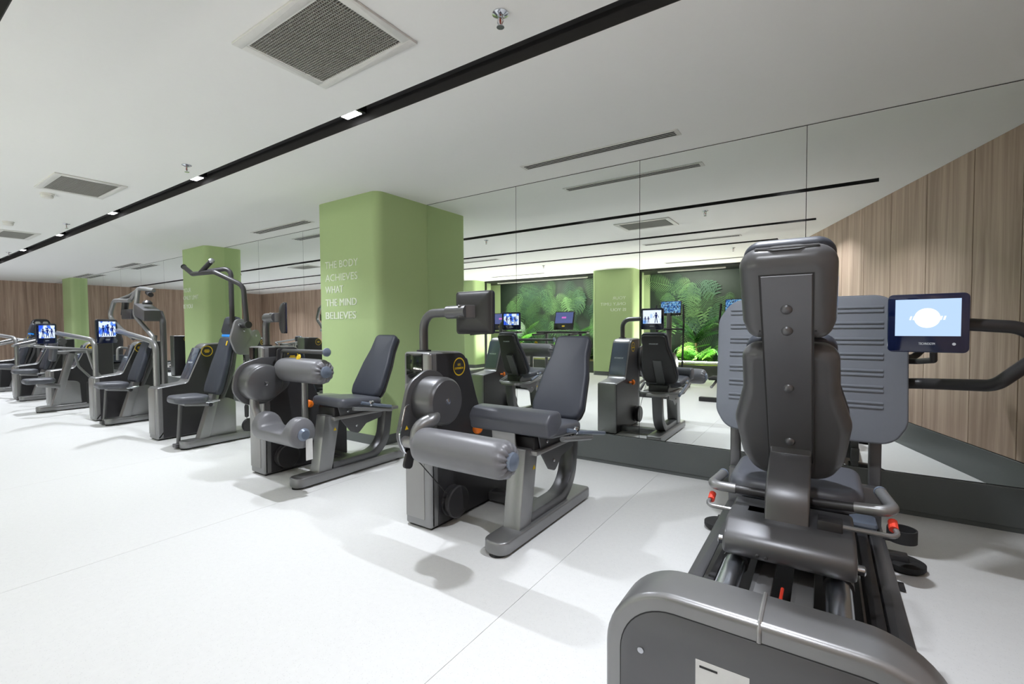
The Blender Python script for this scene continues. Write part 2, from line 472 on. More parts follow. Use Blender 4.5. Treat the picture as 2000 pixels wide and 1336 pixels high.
struct('baseboard_front', G().box(XL, XJ, YW-.012, YW+.012, 0, .118, .003), 'skirting_grey')

# green columns on the mirror side (rounded corners towards the room)
def column(name, x0, x1, yf, lab):
    t = Thing(name, ((x0+x1)/2, (yf+YM)/2, 0), lab, 'column')
    pts = rp([(x0, YM+.006), (x0, yf, .09), (x1, yf, .09), (x1, YM+.006)], 8)
    t.part('shaft', G().prism(pts, .1, ZC, FZ()), 'green_paint')
    t.part('base_strip', G().prism(offset(rp([(x0, YM+.006), (x0, yf, .09), (x1, yf, .09), (x1, YM+.006)][::1], 8), -.004), 0, .1, FZ()), 'skirting_grey')
    return t
c1 = column('green_column', -4.72, -3.70, 3.10, 'broad green column lettered with five lines about body and mind')
for txt, z, b, wd in (('THE BODY', 1.850, 0, .56), ('ACHIEVES', 1.710, 0, .55), ('WHAT', 1.581, .026, .31), ('THE MIND', 1.440, .026, .53), ('BELIEVES', 1.300, .026, .515)):
    c1.part('lettering', text_geo(txt, (-4.565, 3.1, z), (1, 0, 0), (0, 0, 1), .076, wd, b), 'white_letter', smooth=0)
c2 = column('green_column', -9.32, -8.40, 3.50, 'green column lettered with three lines behind the overhead pull machine')
for txt, z, b, wd in (('YOUR', 1.834, 0, .30), ('ONLY LIMIT', 1.704, 0, .58), ('IS YOU', 1.557, .026, .35)):
    c2.part('lettering', text_geo(txt, (-9.25, 3.5, z), (1, 0, 0), (0, 0, 1), .070, wd, b), 'white_letter', smooth=0)
column('green_column', -17.2, -16.35, 3.62, 'plain green column next to the far wooden wall')

# rear wall with two planted recesses between green piers
def rcolumn(x0, x1, yf, lab):
    t = Thing('green_pier', ((x0+x1)/2, (yf+YB)/2, 0), lab, 'column')
    t.part('shaft', G().prism(rp([(x1, YB-.3), (x1, yf, .09), (x0, yf, .09), (x0, YB-.3)], 8), .1, ZC, FZ()), 'green_paint')
    t.part('base_strip', G().prism(offset(rp([(x1, YB-.3), (x1, yf, .09), (x0, yf, .09), (x0, YB-.3)], 8)[::-1], -.004), 0, .1, FZ()), 'skirting_grey')
    return t
p1c = rcolumn(-4.76, -3.72, -3.03, 'green pier with three lettered lines between the two planted recesses')
for txt, z, b, wd in (('YOUR', 1.845, 0, .33), ('ONLY LIMIT', 1.705, 0, .64), ('IS YOU', 1.565, .026, .375)):
    p1c.part('lettering', text_geo(txt, (-3.90, -3.03, z), (-1, 0, 0), (0, 0, 1), .070, wd, b), 'white_letter', smooth=0)
rcolumn(-9.7, -8.45, -3.0, 'green pier at the end of the longer planted recess')
struct('wall_planter', G().box(XJ, wall_x(YB)+.4, YB-.95, YB-.83, 0, ZT), 'green_paint')
struct('wall_rear', G().box(XJ+.12, -9.7, YB-.12, YB, 0, ZT), 'green_paint')
struct('trim_4', G().box(-9.7, wall_x(YB-.5)+.2, YB-.83, YB+.01, ZC-.045, ZC+.1).box(-9.7, wall_x(YB)-.0, YB-.83, YB, ZC+.1, ZT), 'frame_dark')

# ================================================================== PLANTED RECESSES
def leaf_monstera(s, n=7):
    """split leaf in the plane (u across, v along), stalk at the origin"""
    v = []; f = []
    def half(k):      # outline half width at v=t
        return s*.5*math.sin(PI*min(1, t*.93+.07))**.7
    spine = []
    m = 2*n+1
    for i in range(m+1):
        t = i/m
        spine.append((0, t*s, .03*s*math.sin(PI*t)))
    for side in (-1, 1):
        for i in range(n):
            t0 = (2*i)/m; t1 = (2*i+1.05)/m
            tm = (t0+t1)/2; t = tm; wd = half(0)*(1.0 if i % 3 else .9)
            b = len(v)
            v += [(0, t0*s, .03*s*math.sin(PI*t0)), (0, t1*s, .03*s*math.sin(PI*t1)), (side*wd*.6, t1*s+.05*s, .02*s), (side*wd, t1*s+.13*s, -.05*s), (side*wd*.95, t0*s+.11*s, -.05*s), (side*wd*.5, t0*s+.03*s, .01*s)]
            f.append([b, b+5, b+4, b+3, b+2, b+1] if side > 0 else [b+1, b+2, b+3, b+4, b+5, b])
            if i < n-1:      # web next to the midrib
                c = len(v); t2 = (2*i+2)/m
                v += [(0, t1*s, .03*s*math.sin(PI*t1)), (0, t2*s, .03*s*math.sin(PI*t2)), (side*wd*.22, t2*s, .01*s), (side*wd*.25, t1*s+.01*s, .015*s)]
                f.append([c, c+3, c+2, c+1] if side > 0 else [c+1, c+2, c+3, c])
    return v, f
def frond(L, W, n=16, droop=.35, wid=.02):
    v = []; f = []
    P = []
    for i in range(n+1):
        t = i/n; P.append(Vector((0, L*(t-.18*t*t*droop), -L*droop*t*t)))
    for i in range(n):
        a, b = P[i], P[i+1]; k = len(v); q = .006*(1-i/n)+.002
        v += [a+Vector((-q, 0, 0)), a+Vector((q, 0, 0)), b+Vector((q, 0, 0)), b+Vector((-q, 0, 0))]; f.append([k, k+1, k+2, k+3])
        t = (i+.5)/n; wl = W*(math.sin(PI*(t*.85+.13))**.6)
        d = (b-a).normalized()
        for s in (-1, 1):
            k = len(v); tip = a+Vector((s*wl*.86, 0, 0))+d*wl*.55+Vector((0, 0, -.22*wl))
            mid = a+Vector((s*wl*.45, 0, 0))+d*wl*.24
            v += [a, a+d*wid, mid+d*wid*.9, tip, mid-d*wid*.3]
            f.append([k, k+1, k+2, k+3, k+4][::s])
    return v, f
def placed(vf, M): return [M @ Vector(p) for p in vf[0]], vf[1]
LEAF_MESH = {}
def leaf_obj(kind, m, parent, M, name='leaf'):
    """leaf objects share their mesh data"""
    key = (kind, m)
    if key not in LEAF_MESH:
        r = random.Random(hash(kind) % 99 if not isinstance(kind, str) else len(kind))
        vf = {'monstera': lambda: leaf_monstera(1.0), 'frond': lambda: frond(1, .38), 'thin': lambda: frond(1, .26, 18, .55, .016), 'blade': lambda: frond(1, .2, 8, .25, .05)}[kind]()
        me = bpy.data.meshes.new(name); me.from_pydata([tuple(p) for p in vf[0]], [], vf[1]); me.update()
        me.materials.append(MATS[m]); me.shade_smooth(); LEAF_MESH[key] = me
    o = bpy.data.objects.new(name, LEAF_MESH[key]); C.objects.link(o); o.parent = parent; o.matrix_local = M
    return o
rnd = random.Random(21)
def plant(x, y, z, kind, n, size, lab, cat='plant', trunk=0., mats=(0, 1, 2), grp=None, spread=1.):
    t = Thing({'frond': 'palm', 'thin': 'areca_palm', 'monstera': 'monstera_plant', 'blade': 'leafy_plant'}[kind], (x, y, z), lab, cat, grp)
    if trunk: t.part('trunk', G().tube([(x, y, z-.02), (x+.02, y, z+trunk*.5), (x, y, z+trunk+.03)], .022, seg=8), 'stem_brown')
    for i in range(n):
        a = 2*PI*i/n+rnd.uniform(-.3, .3); tilt = rnd.uniform(.35, 1.2)*spread
        if kind == 'thin': tilt = rnd.uniform(.1, .75)*spread
        for att in range(80):
            Mt = Matrix.Rotation(a, 4, 'Z') @ Matrix.Rotation(PI/2-tilt, 4, 'X')
            tp = (Mt @ Vector((0, .85, -.25)))*size*1.15
            if kind == 'monstera' or (YB-.78 < y+tp.y-.08 and y+tp.y+.08 < YB-.02): break
            a = rnd.uniform(0, 2*PI); tilt *= .97
        M = Matrix.Translation((0, 0, trunk)) @ Matrix.Rotation(a, 4, 'Z') @ Matrix.Rotation(PI/2-tilt, 4, 'X') @ Matrix.Scale(size*rnd.uniform(.75, 1.1), 4)
        if kind == 'monstera':
            st = size*rnd.uniform(.5, .9)
            a = (0 if math.cos(a) > -9 else a)+(PI/2 if i % 2 else -PI/2)+rnd.uniform(-.5, .5); tip = Vector((math.sin(-a)*st*.5, math.cos(a)*st*.3, trunk+st))
            if i < 5: t.part('stalk', G().tube([t.org+Vector((0, 0, -.01)), t.org+tip*.6+Vector((0, 0, .1)), t.org+tip], .006, seg=6), 'leaf_2')
            M = Matrix.Translation(tip) @ Matrix.Rotation(a, 4, 'Z') @ Matrix.Rotation(-rnd.uniform(.2, 1.0), 4, 'X') @ Matrix.Scale(size*rnd.uniform(.45, .75), 4)
        leaf_obj(kind, 'leaf_%d' % mats[i % len(mats)], t.o, M, 'frond' if kind in ('frond', 'thin') else 'leaf')
    return t
RX = [(-8.45, -4.76), (-3.72, wall_x(YB)-.02)]
for i, (a, b) in enumerate(RX):
    far = i == 0
    nm = 'longer planted recess' if far else 'planted recess next to the wooden wall'
    t = Thing('planter_box', ((a+b)/2, YB-.4, 0), 'grey low planter box filled with soil in the '+nm, 'planter')
    t.part('front_panel', G().box(a, b, YB-.03, YB, 0, .30, .004), 'plinth')
    t.part('soil', G().box(a, b-(0 if far else .25), YB-.8, YB-.03, .02, .29), 'soil')
    wf_ = G().box(a, a+.03, YB-.06, YB, .30, ZC-.045)
    if far: wf_.box(b-.03, b, YB-.06, YB, .30, ZC-.045)
    struct('window_%d' % (i+1), wf_, 'frame_dark')
    # leaf mural on the recess wall
    bb = b if far else wall_x(YB-.85)-.05
    mu = Thing('leaf_mural', ((a+bb)/2, YB-.82, .29), 'mural of big tropical leaves in the '+nm, 'mural')
    mu.part('backing', G().box(a, bb, YB-.83, YB-.815, .29, ZC-.045), 'print_0')
    k = 0; nn = int((bb-a)*20)
    for j in range(nn):
        x = rnd.uniform(a+.1, bb-.1)-(a+bb)/2; z = rnd.uniform(.5, 2.0); kind = 'monstera' if j % 4 == 0 else 'frond'
        s = rnd.uniform(.4, .62) if kind == 'monstera' else rnd.uniform(.5, .9)
        M = Matrix.Translation((x, .03+.004*k, z)) @ Matrix.Rotation(PI/2, 4, 'X') @ Matrix.Rotation(rnd.uniform(0, 2*PI) if kind == 'frond' else PI+rnd.uniform(-.7, .7), 4, 'Z') @ Matrix.Diagonal((s, s, s*.2, 1))
        if abs(x) > (bb-a)/2-.45: M = Matrix.Translation((max(-(bb-a)/2+.45, min((bb-a)/2-.45, x)), .03+.004*k, min(z, 1.75))) @ Matrix.Rotation(PI/2, 4, 'X') @ Matrix.Rotation(PI, 4, 'Z') @ Matrix.Diagonal((s*.8, s*.8, s*.06, 1))
        leaf_obj(kind, 'print_%d' % rnd.choice((3, 1, 2, 1, 3)), mu.o, M, 'printed_leaf'); k = (k+1) % 6
    # planting
    n = int((b-a)*3.4)
    for j in range(n):
        x = a+.25+(b-a-.5)*(j+.5)/n; y = YB-.30-.13*(j % 3)
        if not far and x > -1.75: continue
        kd = ('blade', 'monstera', 'frond', 'blade', 'frond')[j % 5]
        plant(x, y, .29, kd, {'blade': 12, 'monstera': 9, 'frond': 11}[kd], {'blade': .40, 'monstera': .55, 'frond': .62}[kd]*rnd.uniform(.8, 1.15),
              {'blade': 'low bright green leafy plant in the ', 'monstera': 'split leaf plant on slim stalks in the ', 'frond': 'small feathery fern palm in the '}[kd]+nm, mats=(1, 3, 0) if kd != 'frond' else (0, 1, 2), grp='low plants in the '+nm)
plant(-2.5, YB-.38, .29, 'thin', 15, .85, 'tall slim palm with a bare stem near the wooden wall', trunk=.5, mats=(2, 2, 0), cat='palm')
plant(-5.6, YB-.38, .29, 'thin', 14, .66, 'tall palm with a bare stem behind the treadmills', trunk=.55, mats=(2, 0, 2), cat='palm')
plant(-7.4, YB-.38, .29, 'thin', 14, .75, 'palm with a bare stem near the end pier', trunk=.45, mats=(0, 2, 1), cat='palm')
# planter lamps: slim battens under the recess head and along the soil
for i, (a, b) in enumerate(RX):
    bb = b if i == 0 else b-.35
    for top in (1, 0):
        z = ZC-.09 if top else .325; y = YB-.12 if top else YB-.08
        t = Thing('grow_lamp', ((a+bb)/2, y, z), ('slim lamp batten under the head of the ' if top else 'slim lamp batten on the soil edge of the ')+('longer recess' if i == 0 else 'recess by the wooden wall'), 'lamp')
        t.part('batten', G().box(a+.4, bb-.4, y-.02, y+.03, z, z+.035, .004), 'white_plastic')
        l = bpy.data.lights.new('grow_light', 'AREA'); l.shape = 'RECTANGLE'; l.size = bb-a-.9; l.size_y = .04; l.energy = GROW_W*(bb-a)/3*(.30 if top else 1.0); l.color = (1, .98, .92)
        lo = bpy.data.objects.new('grow_light', l); C.objects.link(lo); lo.parent = t.o
        lo.location = (0, -.025, -.015 if top else .05)
        lo.rotation_euler = (math.radians(-35 if top else 165), 0, 0)

# ================================================================== CEILING FITTINGS
def grille(x0, x1, y0, y1, lab, fine=True):
    t = Thing('ceiling_grille', ((x0+x1)/2, (y0+y1)/2, ZC), lab, 'air grille', 'square ceiling grilles')
    fr = G()
    a, b, c, d = x0-.055, x1+.055, y0-.055, y1+.055
    for q in ((a, b, c, y0-.008), (a, b, y1+.008, d), (a, x0-.008, y0-.008, y1+.008), (x1+.008, b, y0-.008, y1+.008)): fr.box(*q, ZC-.012, ZC, .002)
    t.part('frame', fr, 'grille_white')
    t.part('core_frame', G().box(x0-.008, x1+.008, y0-.008, y0, ZC-.01, ZC).box(x0-.008, x1+.008, y1, y1+.008, ZC-.01, ZC).box(x0-.008, x0, y0, y1, ZC-.01, ZC).box(x1, x1+.008, y0, y1, ZC-.01, ZC), 'grille_white', smooth=0)
    t.part('core', G().box(x0, x1, y0, y1, ZC-.002, ZC), 'slot_dark', smooth=0)
    eg = G(); st = .0135
    k = int((x1-x0)/st)
    for i in range(1, k): eg.box(x0+i*st-.0012, x0+i*st+.0012, y0, y1, ZC-.010, ZC-.002)
    k = int((y1-y0)/st)
    for i in range(1, k): eg.box(x0, x1, y0+i*st-.0012, y0+i*st+.0012, ZC-.010, ZC-.002)
    e = t.part('egg_crate', eg, 'grille_grey', smooth=0); e['kind'] = 'stuff'
grille(-2.31, -1.69, 1.18, 1.575, 'large egg-crate ceiling grille with a white frame over the leg curl machine')
grille(-6.21, -5.60, 1.205, 1.605, 'egg-crate ceiling grille beside the smoke detector')
grille(-9.95, -9.30, 1.40, 1.70, 'egg-crate ceiling grille farther along the ceiling channel')
def diffuser(x0, x1, y0, y1, lab, grp='slot diffusers near the mirror'):
    t = Thing('slot_diffuser', ((x0+x1)/2, (y0+y1)/2, ZC), lab, 'air diffuser', grp)
    t.part('frame', G().box(x0, x1, y0, y1, ZC-.006, ZC, .002), 'grille_white')
    w_ = (y1-y0)/8
    for k in range(3):
        yc = y0+(y1-y0)*(k+1)/4
        t.part('slot', G().box(x0+.03, x1-.03, yc-w_*.55, yc+w_*.55, ZC-.0075, ZC-.0055), 'slot_dark', smooth=0)
diffuser(-2.17, -.86, 3.35, 3.46, 'three slot linear diffuser above the mirror beside the broad column')
diffuser(-6.78, -5.45, 3.41, 3.56, 'three slot linear diffuser left of the broad lettered column')
diffuser(-13.0, -11.75, 3.56, 3.74, 'three slot linear diffuser past the second column')
diffuser(-16.2, -14.9, 3.60, 3.76, 'three slot linear diffuser close to the far column')
diffuser(-2.55, -1.05, -.25, -.12, 'linear diffuser between the two rear light channels, near the wooden wall', 'slot diffusers over the cardio side')
diffuser(-7.2, -5.45, -.10, .05, 'linear diffuser between the two rear light channels, in the middle', 'slot diffusers over the cardio side')
diffuser(-7.6, -5.9, -2.75, -2.62, 'linear diffuser in front of the longer planted recess', 'slot diffusers over the cardio side')
diffuser(-2.9, -1.2, -2.75, -2.62, 'linear diffuser in front of the recess by the wooden wall', 'slot diffusers over the cardio side')
for x, y, wh in ((-1.19, 1.69, 'beside the large egg-crate grille'), (-4.43, 1.727, 'between the two nearer ceiling grilles'), (-8.13, 1.78, 'between the two smoke detectors and the channel'), (-11.9, 1.84, 'above the far end of the machine row'), (-1.34, -1.38, 'above the cross trainers'), (-5.2, -1.4, 'above the treadmills')):
    t = Thing('sprinkler', (x, y, ZC), 'small chrome sprinkler head '+wh, 'sprinkler', 'ceiling sprinklers')
    t.part('escutcheon', G().lathe([(.036, 0), (.036, -.004), (.02, -.012), (.012, -.014)], (x, y, ZC), (0, 0, 1), 20), 'chrome')
    t.part('bulb', G().lathe([(.003, -.02), (.005, -.03), (.003, -.045)], (x, y, ZC), (0, 0, 1), 8), 'sprinkler_red')
    t.part('yoke', G().tube([(x-.008, y, ZC-.014), (x-.016, y, ZC-.035, .01), (x, y, ZC-.058), (x+.016, y, ZC-.035, .01), (x+.008, y, ZC-.014)], .003, seg=6).lathe([(.017, -.06), (.017, -.057)], (x, y, ZC), (0, 0, 1), 16), 'chrome')
for x, y, lab in ((-6.49, 1.285, 'round white smoke detector beside the ceiling grille'), (-8.56, 1.33, 'round white smoke detector before the farther ceiling grille')):
    t = Thing('smoke_detector', (x, y, ZC), lab, 'smoke detector')
    t.part('base', G().lathe([(.055, 0), (.055, -.012), (.05, -.014)], (x, y, ZC), (0, 0, 1), 28), 'white_plastic')
    t.part('chamber', G().lathe([(.046, -.014), (.048, -.03), (.04, -.045), (.02, -.05)], (x, y, ZC), (0, 0, 1), 28), 'white_plastic')

# ================================================================== MACHINE PARTS
UX, UY, UZ = Vector((1, 0, 0)), Vector((0, 1, 0)), Vector((0, 0, 1))
def bolts(t, pts, axis, r=.009, sub=None, m='steel_bolt'):
    for p in pts: t.part('bolt', G().lathe([(r, 0), (r, .004), (r*.6, .008)], p, axis, 12), m, sub)
def badge(t, c, U, N, r, lines=None, sub=None):
    """yellow ring with a mark inside, on a plane with normal N"""
    U = Vector(U); N = Vector(N); V = N.cross(U); c = Vector(c)
    pts = [c+(U*math.cos(2*PI*k/28)+V*math.sin(2*PI*k/28))*r for k in range(29)]
    g = G(); w_ = r*.07
    v = []
    for k in range(28):
        d = (U*math.cos(2*PI*k/28)+V*math.sin(2*PI*k/28))
        v += [c+d*(r-w_)+N*.001, c+d*(r+w_)+N*.001]
    g.raw(v, [[2*k, 2*k+1, (2*k+3) % 56, (2*k+2) % 56] for k in range(28)])
    b = t.part('badge_ring', g, 'yellow_print', sub, smooth=0)
    if lines:
        for txt, dz, cap, wd in lines:
            t.part('badge_text', text_geo(txt, c-U*(wd/2)+V*dz+N*.0005, U, V, cap, wd, .02, .001), 'yellow_print', b, smooth=0)
    else:
        q = G()
        for k, wd in ((-1, .6), (0, .9), (1, .7)):
            q.prism([(-r*wd*.6, k*r*.22-r*.07), (r*wd*.6, k*r*.22-r*.07), (r*wd*.6, k*r*.22+r*.07), (-r*wd*.6, k*r*.22+r*.07)], 0, .001, (c, U, V, N))
        t.part('badge_mark', q, 'yellow_print', b, smooth=0)
def warn(t, c, U, V, s=.02):
    N = Vector(U).cross(Vector(V))
    t.part('warning_sticker', G().prism([(-s/2, -s*.4), (s/2, -s*.4), (0, s*.5)], 0, .0015, (Vector(c), Vector(U), Vector(V), N)), 'yellow_print', smooth=0)
def monitor(t, c, face, tilt=0., disp='screen_figure', w=.27, h=.25, logo=True):
    """screen on a mount; face = horizontal direction the display looks to"""
    N = Vector(face).normalized(); U = Vector((-N.y, N.x, 0)).normalized(); V = UZ.copy()
    if tilt:
        N2 = (N*math.cos(tilt)+V*math.sin(tilt)); V = (V*math.cos(tilt)-N*math.sin(tilt)); N = N2
    c = Vector(c); fr = (c, U, V, N)
    sh = t.part('screen_shell', G().prism(rrect(-w/2, w/2, -h/2, h/2, .02), -.022, -.004, fr, .006, 3), 'black_plastic')
    g = G(); pr = rrect(-w/2+.004, w/2-.004, -h/2+.004, h/2-.004, .018); np_ = len(pr)
    for sc_, dd in ((1, -.018), (.93, -.026), (.75, -.035), (.45, -.041), (.15, -.043)):
        g.v += [c+U*(p.x*sc_)+V*(p.y*sc_)+N*dd for p in pr]
    for k in range(4):
        for i in range(np_): g.f.append([k*np_+i, (k+1)*np_+i, (k+1)*np_+(i+1) % np_, k*np_+(i+1) % np_])
    g.f.append([4*np_+i for i in range(np_)][::-1])
    t.part('shell_bulge', g, 'black_plastic', sh, smooth=60)
    gl = t.part('screen_glass', G().prism(rrect(-w/2, w/2, -h/2, h/2, .02), -.004, .004, fr, .003, 2), 'screen_frame')
    t.part('display', G().prism([(-w*.40, -h*.22), (w*.40, -h*.22), (w*.40, h*.41), (-w*.40, h*.41)], .004, .005, fr), disp, gl, smooth=0)
    if disp in ('screen_figure', 'screen_blue'):
        spots = ((-.18, 1.0), (.16, .62), (.30, .62)) if disp == 'screen_figure' else ((-.20, .9), (.02, 1.0), (.24, .9))
        for fx_, k in spots:
            q = G(); O2 = c+U*(w*fx_)-V*(h*.19)+N*.0052; hh = h*.5*k; F2 = (O2, U, V, N)
            q.prism(circ(0, hh*.90, hh*.09, 12), 0, .0006, F2)
            q.prism([(-.12*hh, hh*.80), (-.07*hh, hh*.45), (.07*hh, hh*.45), (.12*hh, hh*.80)], 0, .0006, F2)
            for sg in (-1, 1):
                q.prism([(sg*.01*hh, hh*.46), (sg*.08*hh, hh*.46), (sg*.15*hh, 0), (sg*.08*hh, 0)], 0, .0006, F2)
                q.prism([(sg*.10*hh, hh*.80), (sg*.14*hh, hh*.76), (sg*.26*hh, hh*.52), (sg*.21*hh, hh*.50)], 0, .0006, F2)
            t.part('screen_figure', q, 'screen_ink', gl, smooth=0)
    if logo: t.part('screen_logo', text_geo('TECHNOGYM', c-U*w*.1-V*h*.37+N*.004, U, V, .010, w*.2, .03, .0008), 'pale_print', gl, smooth=0)
    return c, U, V, N
def roller(t, name, a, b, R, m, cap='cap_blue_grey', gather=True, inner=None):
    """padded roll from a to b, gathered leather at the end b and a round end cap"""
    a, b = Vector(a), Vector(b); L = (b-a).length; A = (b-a)/L
    prof = [(R*.55, 0), (R*.8, .004), (R*.95, .02), (R, .05), (R*1.02, L*.3), (R*1.02, L*.55), (R*1.0, L-.075), (R*.985, L-.05), (R*.93, L-.028), (R*.8, L-.012), (R*.6, L-.002), (R*.42, L)]
    n = len(prof)
    def rip(i, q, r, h):
        if i < n-6 or not gather: return r, h
        k = (i-(n-6))/5
        return r*(1+.035*k*math.sin(13*q)+.02*k*math.sin(7*q+1)), h+.006*k*math.sin(13*q)
    o = t.part(name, G().lathe(prof, a, A, 56, rip), m, smooth=70)
    t.part('end_cap', G().lathe([(R*.45, L-.012), (R*.48, L+.004), (R*.44, L+.014), (R*.25, L+.022), (.004, L+.025)], a, A, 28), cap, o)
    return o
def cushion(t, name, outline, fr, th, r, m, crown=.006):
    return t.part(name, G().prism(outline, -th, 0, fr, r, 5, crown), m, smooth=50)
def backrest(t, cx, y0, z0, y1, z1, wb, ww, wt, th=.06, m='vinyl_dark', logo=True, head=0.):
    d = Vector((0, y1-y0, z1-z0)); L = d.length; V = d/L; N = UX.cross(V); O = Vector((cx, y0, z0)); fr = (O, UX, V, N)
    sh = rp([(-wb*.88, 0, .05), (wb*.88, 0, .05), (wb, L*.14, .08), (ww, L*.52, .15), (wt, L*.75, .2), (wt*.97, L, .045), (-wt*.97, L, .045), (-wt, L*.75, .2), (-ww, L*.52, .15), (-wb, L*.14, .08)], 6)
    o = cushion(t, 'backrest', sh, fr, th, .024, m)
    s2 = t.part('back_shell', G().prism(offset([Vector(p) for p in sh], .008), -th-.03, -th+.004, fr, .02, 4), 'black_plastic', smooth=50)
    if logo: t.part('shell_logo', text_geo('TECHNOGYM', O+V*(L*.83)-N*(th+.03)+UX*.045, -UX, V, .014, .09, .03, .001), 'pale_print', s2, smooth=0)
    return fr, L
def tower(t, x0, x1, ya, low_front, zl=.60, zh=1.05, logo=True, glass=True, badge_at=None, lines=None, L=.79):
    """weight housing: tall on one end, low on the other, with a sloping glossy panel between"""
    def Y(v): return ya+v if not low_front else ya+L-v
    prof = [(Y(0), .012, .012), (Y(L), .012, .012), (Y(L), zl-.03, .03), (Y(L*.63), zl, .05), (Y(L*.40), zh, .09), (Y(0), zh+.005, .02)]
    if low_front: prof = prof[::-1]
    full = rp(prof, 6)
    h = t.part('housing', G().prism(full, x0, x1, FX(), .022, 4), 'graphite', smooth=45)
    t.part('foot', G().box(x0+.02, x1-.02, ya+.02, ya+L-.02, 0, .013), 'rubber', smooth=0)
    ins = .055
    if low_front: pr2 = [(p[0], p[1]) for p in offset(full, .010)]
    inner = [Vector((min(max(p.x, ya+ins), ya+L-.012), p.y)) for p in offset(full, .010)]
    cl = [inner[0]]
    for p in inner[1:]:
        if (p-cl[-1]).length > 1e-4: cl.append(p)
    t.part('side_panel', G().prism(cl, x1-.002, x1+.003, FX(), .0015, 1), 'black_plastic', h)
    t.part('side_panel', G().prism(cl, x0-.003, x0+.002, FX(), .0015, 1), 'black_plastic', h)
    # front cover strip
    zt = zl-.05 if low_front else zh-.19
    t.part('front_panel', G().box(x0+.012, x1-.055, ya-.004, ya+.01, .06, zt, .003), 'silver_panel', h)
    # sloping panel with the maker's logo
    A = Vector((0, Y(L*.605), zl+.03)); B = Vector((0, Y(L*.44), zh-.05)); V = (B-A); ll = V.length; V.normalize()
    U = -UX if not low_front else UX.copy()
    N = U.cross(V); xc = (x0+x1)/2
    O = Vector((xc, A.y, A.z))+N*.006; hw = (x1-x0)/2-.014
    sp = t.part('sloping_panel', G().prism(rrect(-hw, hw, 0, ll, .012), -.004, .004, (O, U, V, N), .003, 2), 'panel_gloss', h)
    if logo: t.part('panel_logo', text_geo('TECHNOGYM', O-U*.055+V*(ll*.5)+N*.004, U, V, .018, .11, .03, .001), 'pale_print', sp, smooth=0)
    if glass and not low_front:
        t.part('glass_cover', G().box(x0+.03, x1-.058, ya-.006, ya+.01, zh-.185, zh-.004, .002), 'black_gloss', h)
    if badge_at: badge(t, (x1+.003, badge_at[0], badge_at[1]), UY, UX, badge_at[2], lines, h)
    return h
def beam(t, xa, xb, ya, yb, z=.085):
    o = t.part('base_beam', G().prism(rp([(xa, ya, .06), (xb, ya, .06), (xb, yb, .025), (xa, yb, .025)], 6), .014, z, FZ(), .012, 3), 'graphite', smooth=45)
    for y in (ya+.05, yb-.06): t.part('foot', G().lathe([(.045, 0), (.045, .015)], ((xa+xb)/2, y, 0), (0, 0, 1), 20), 'rubber', o)
    return o

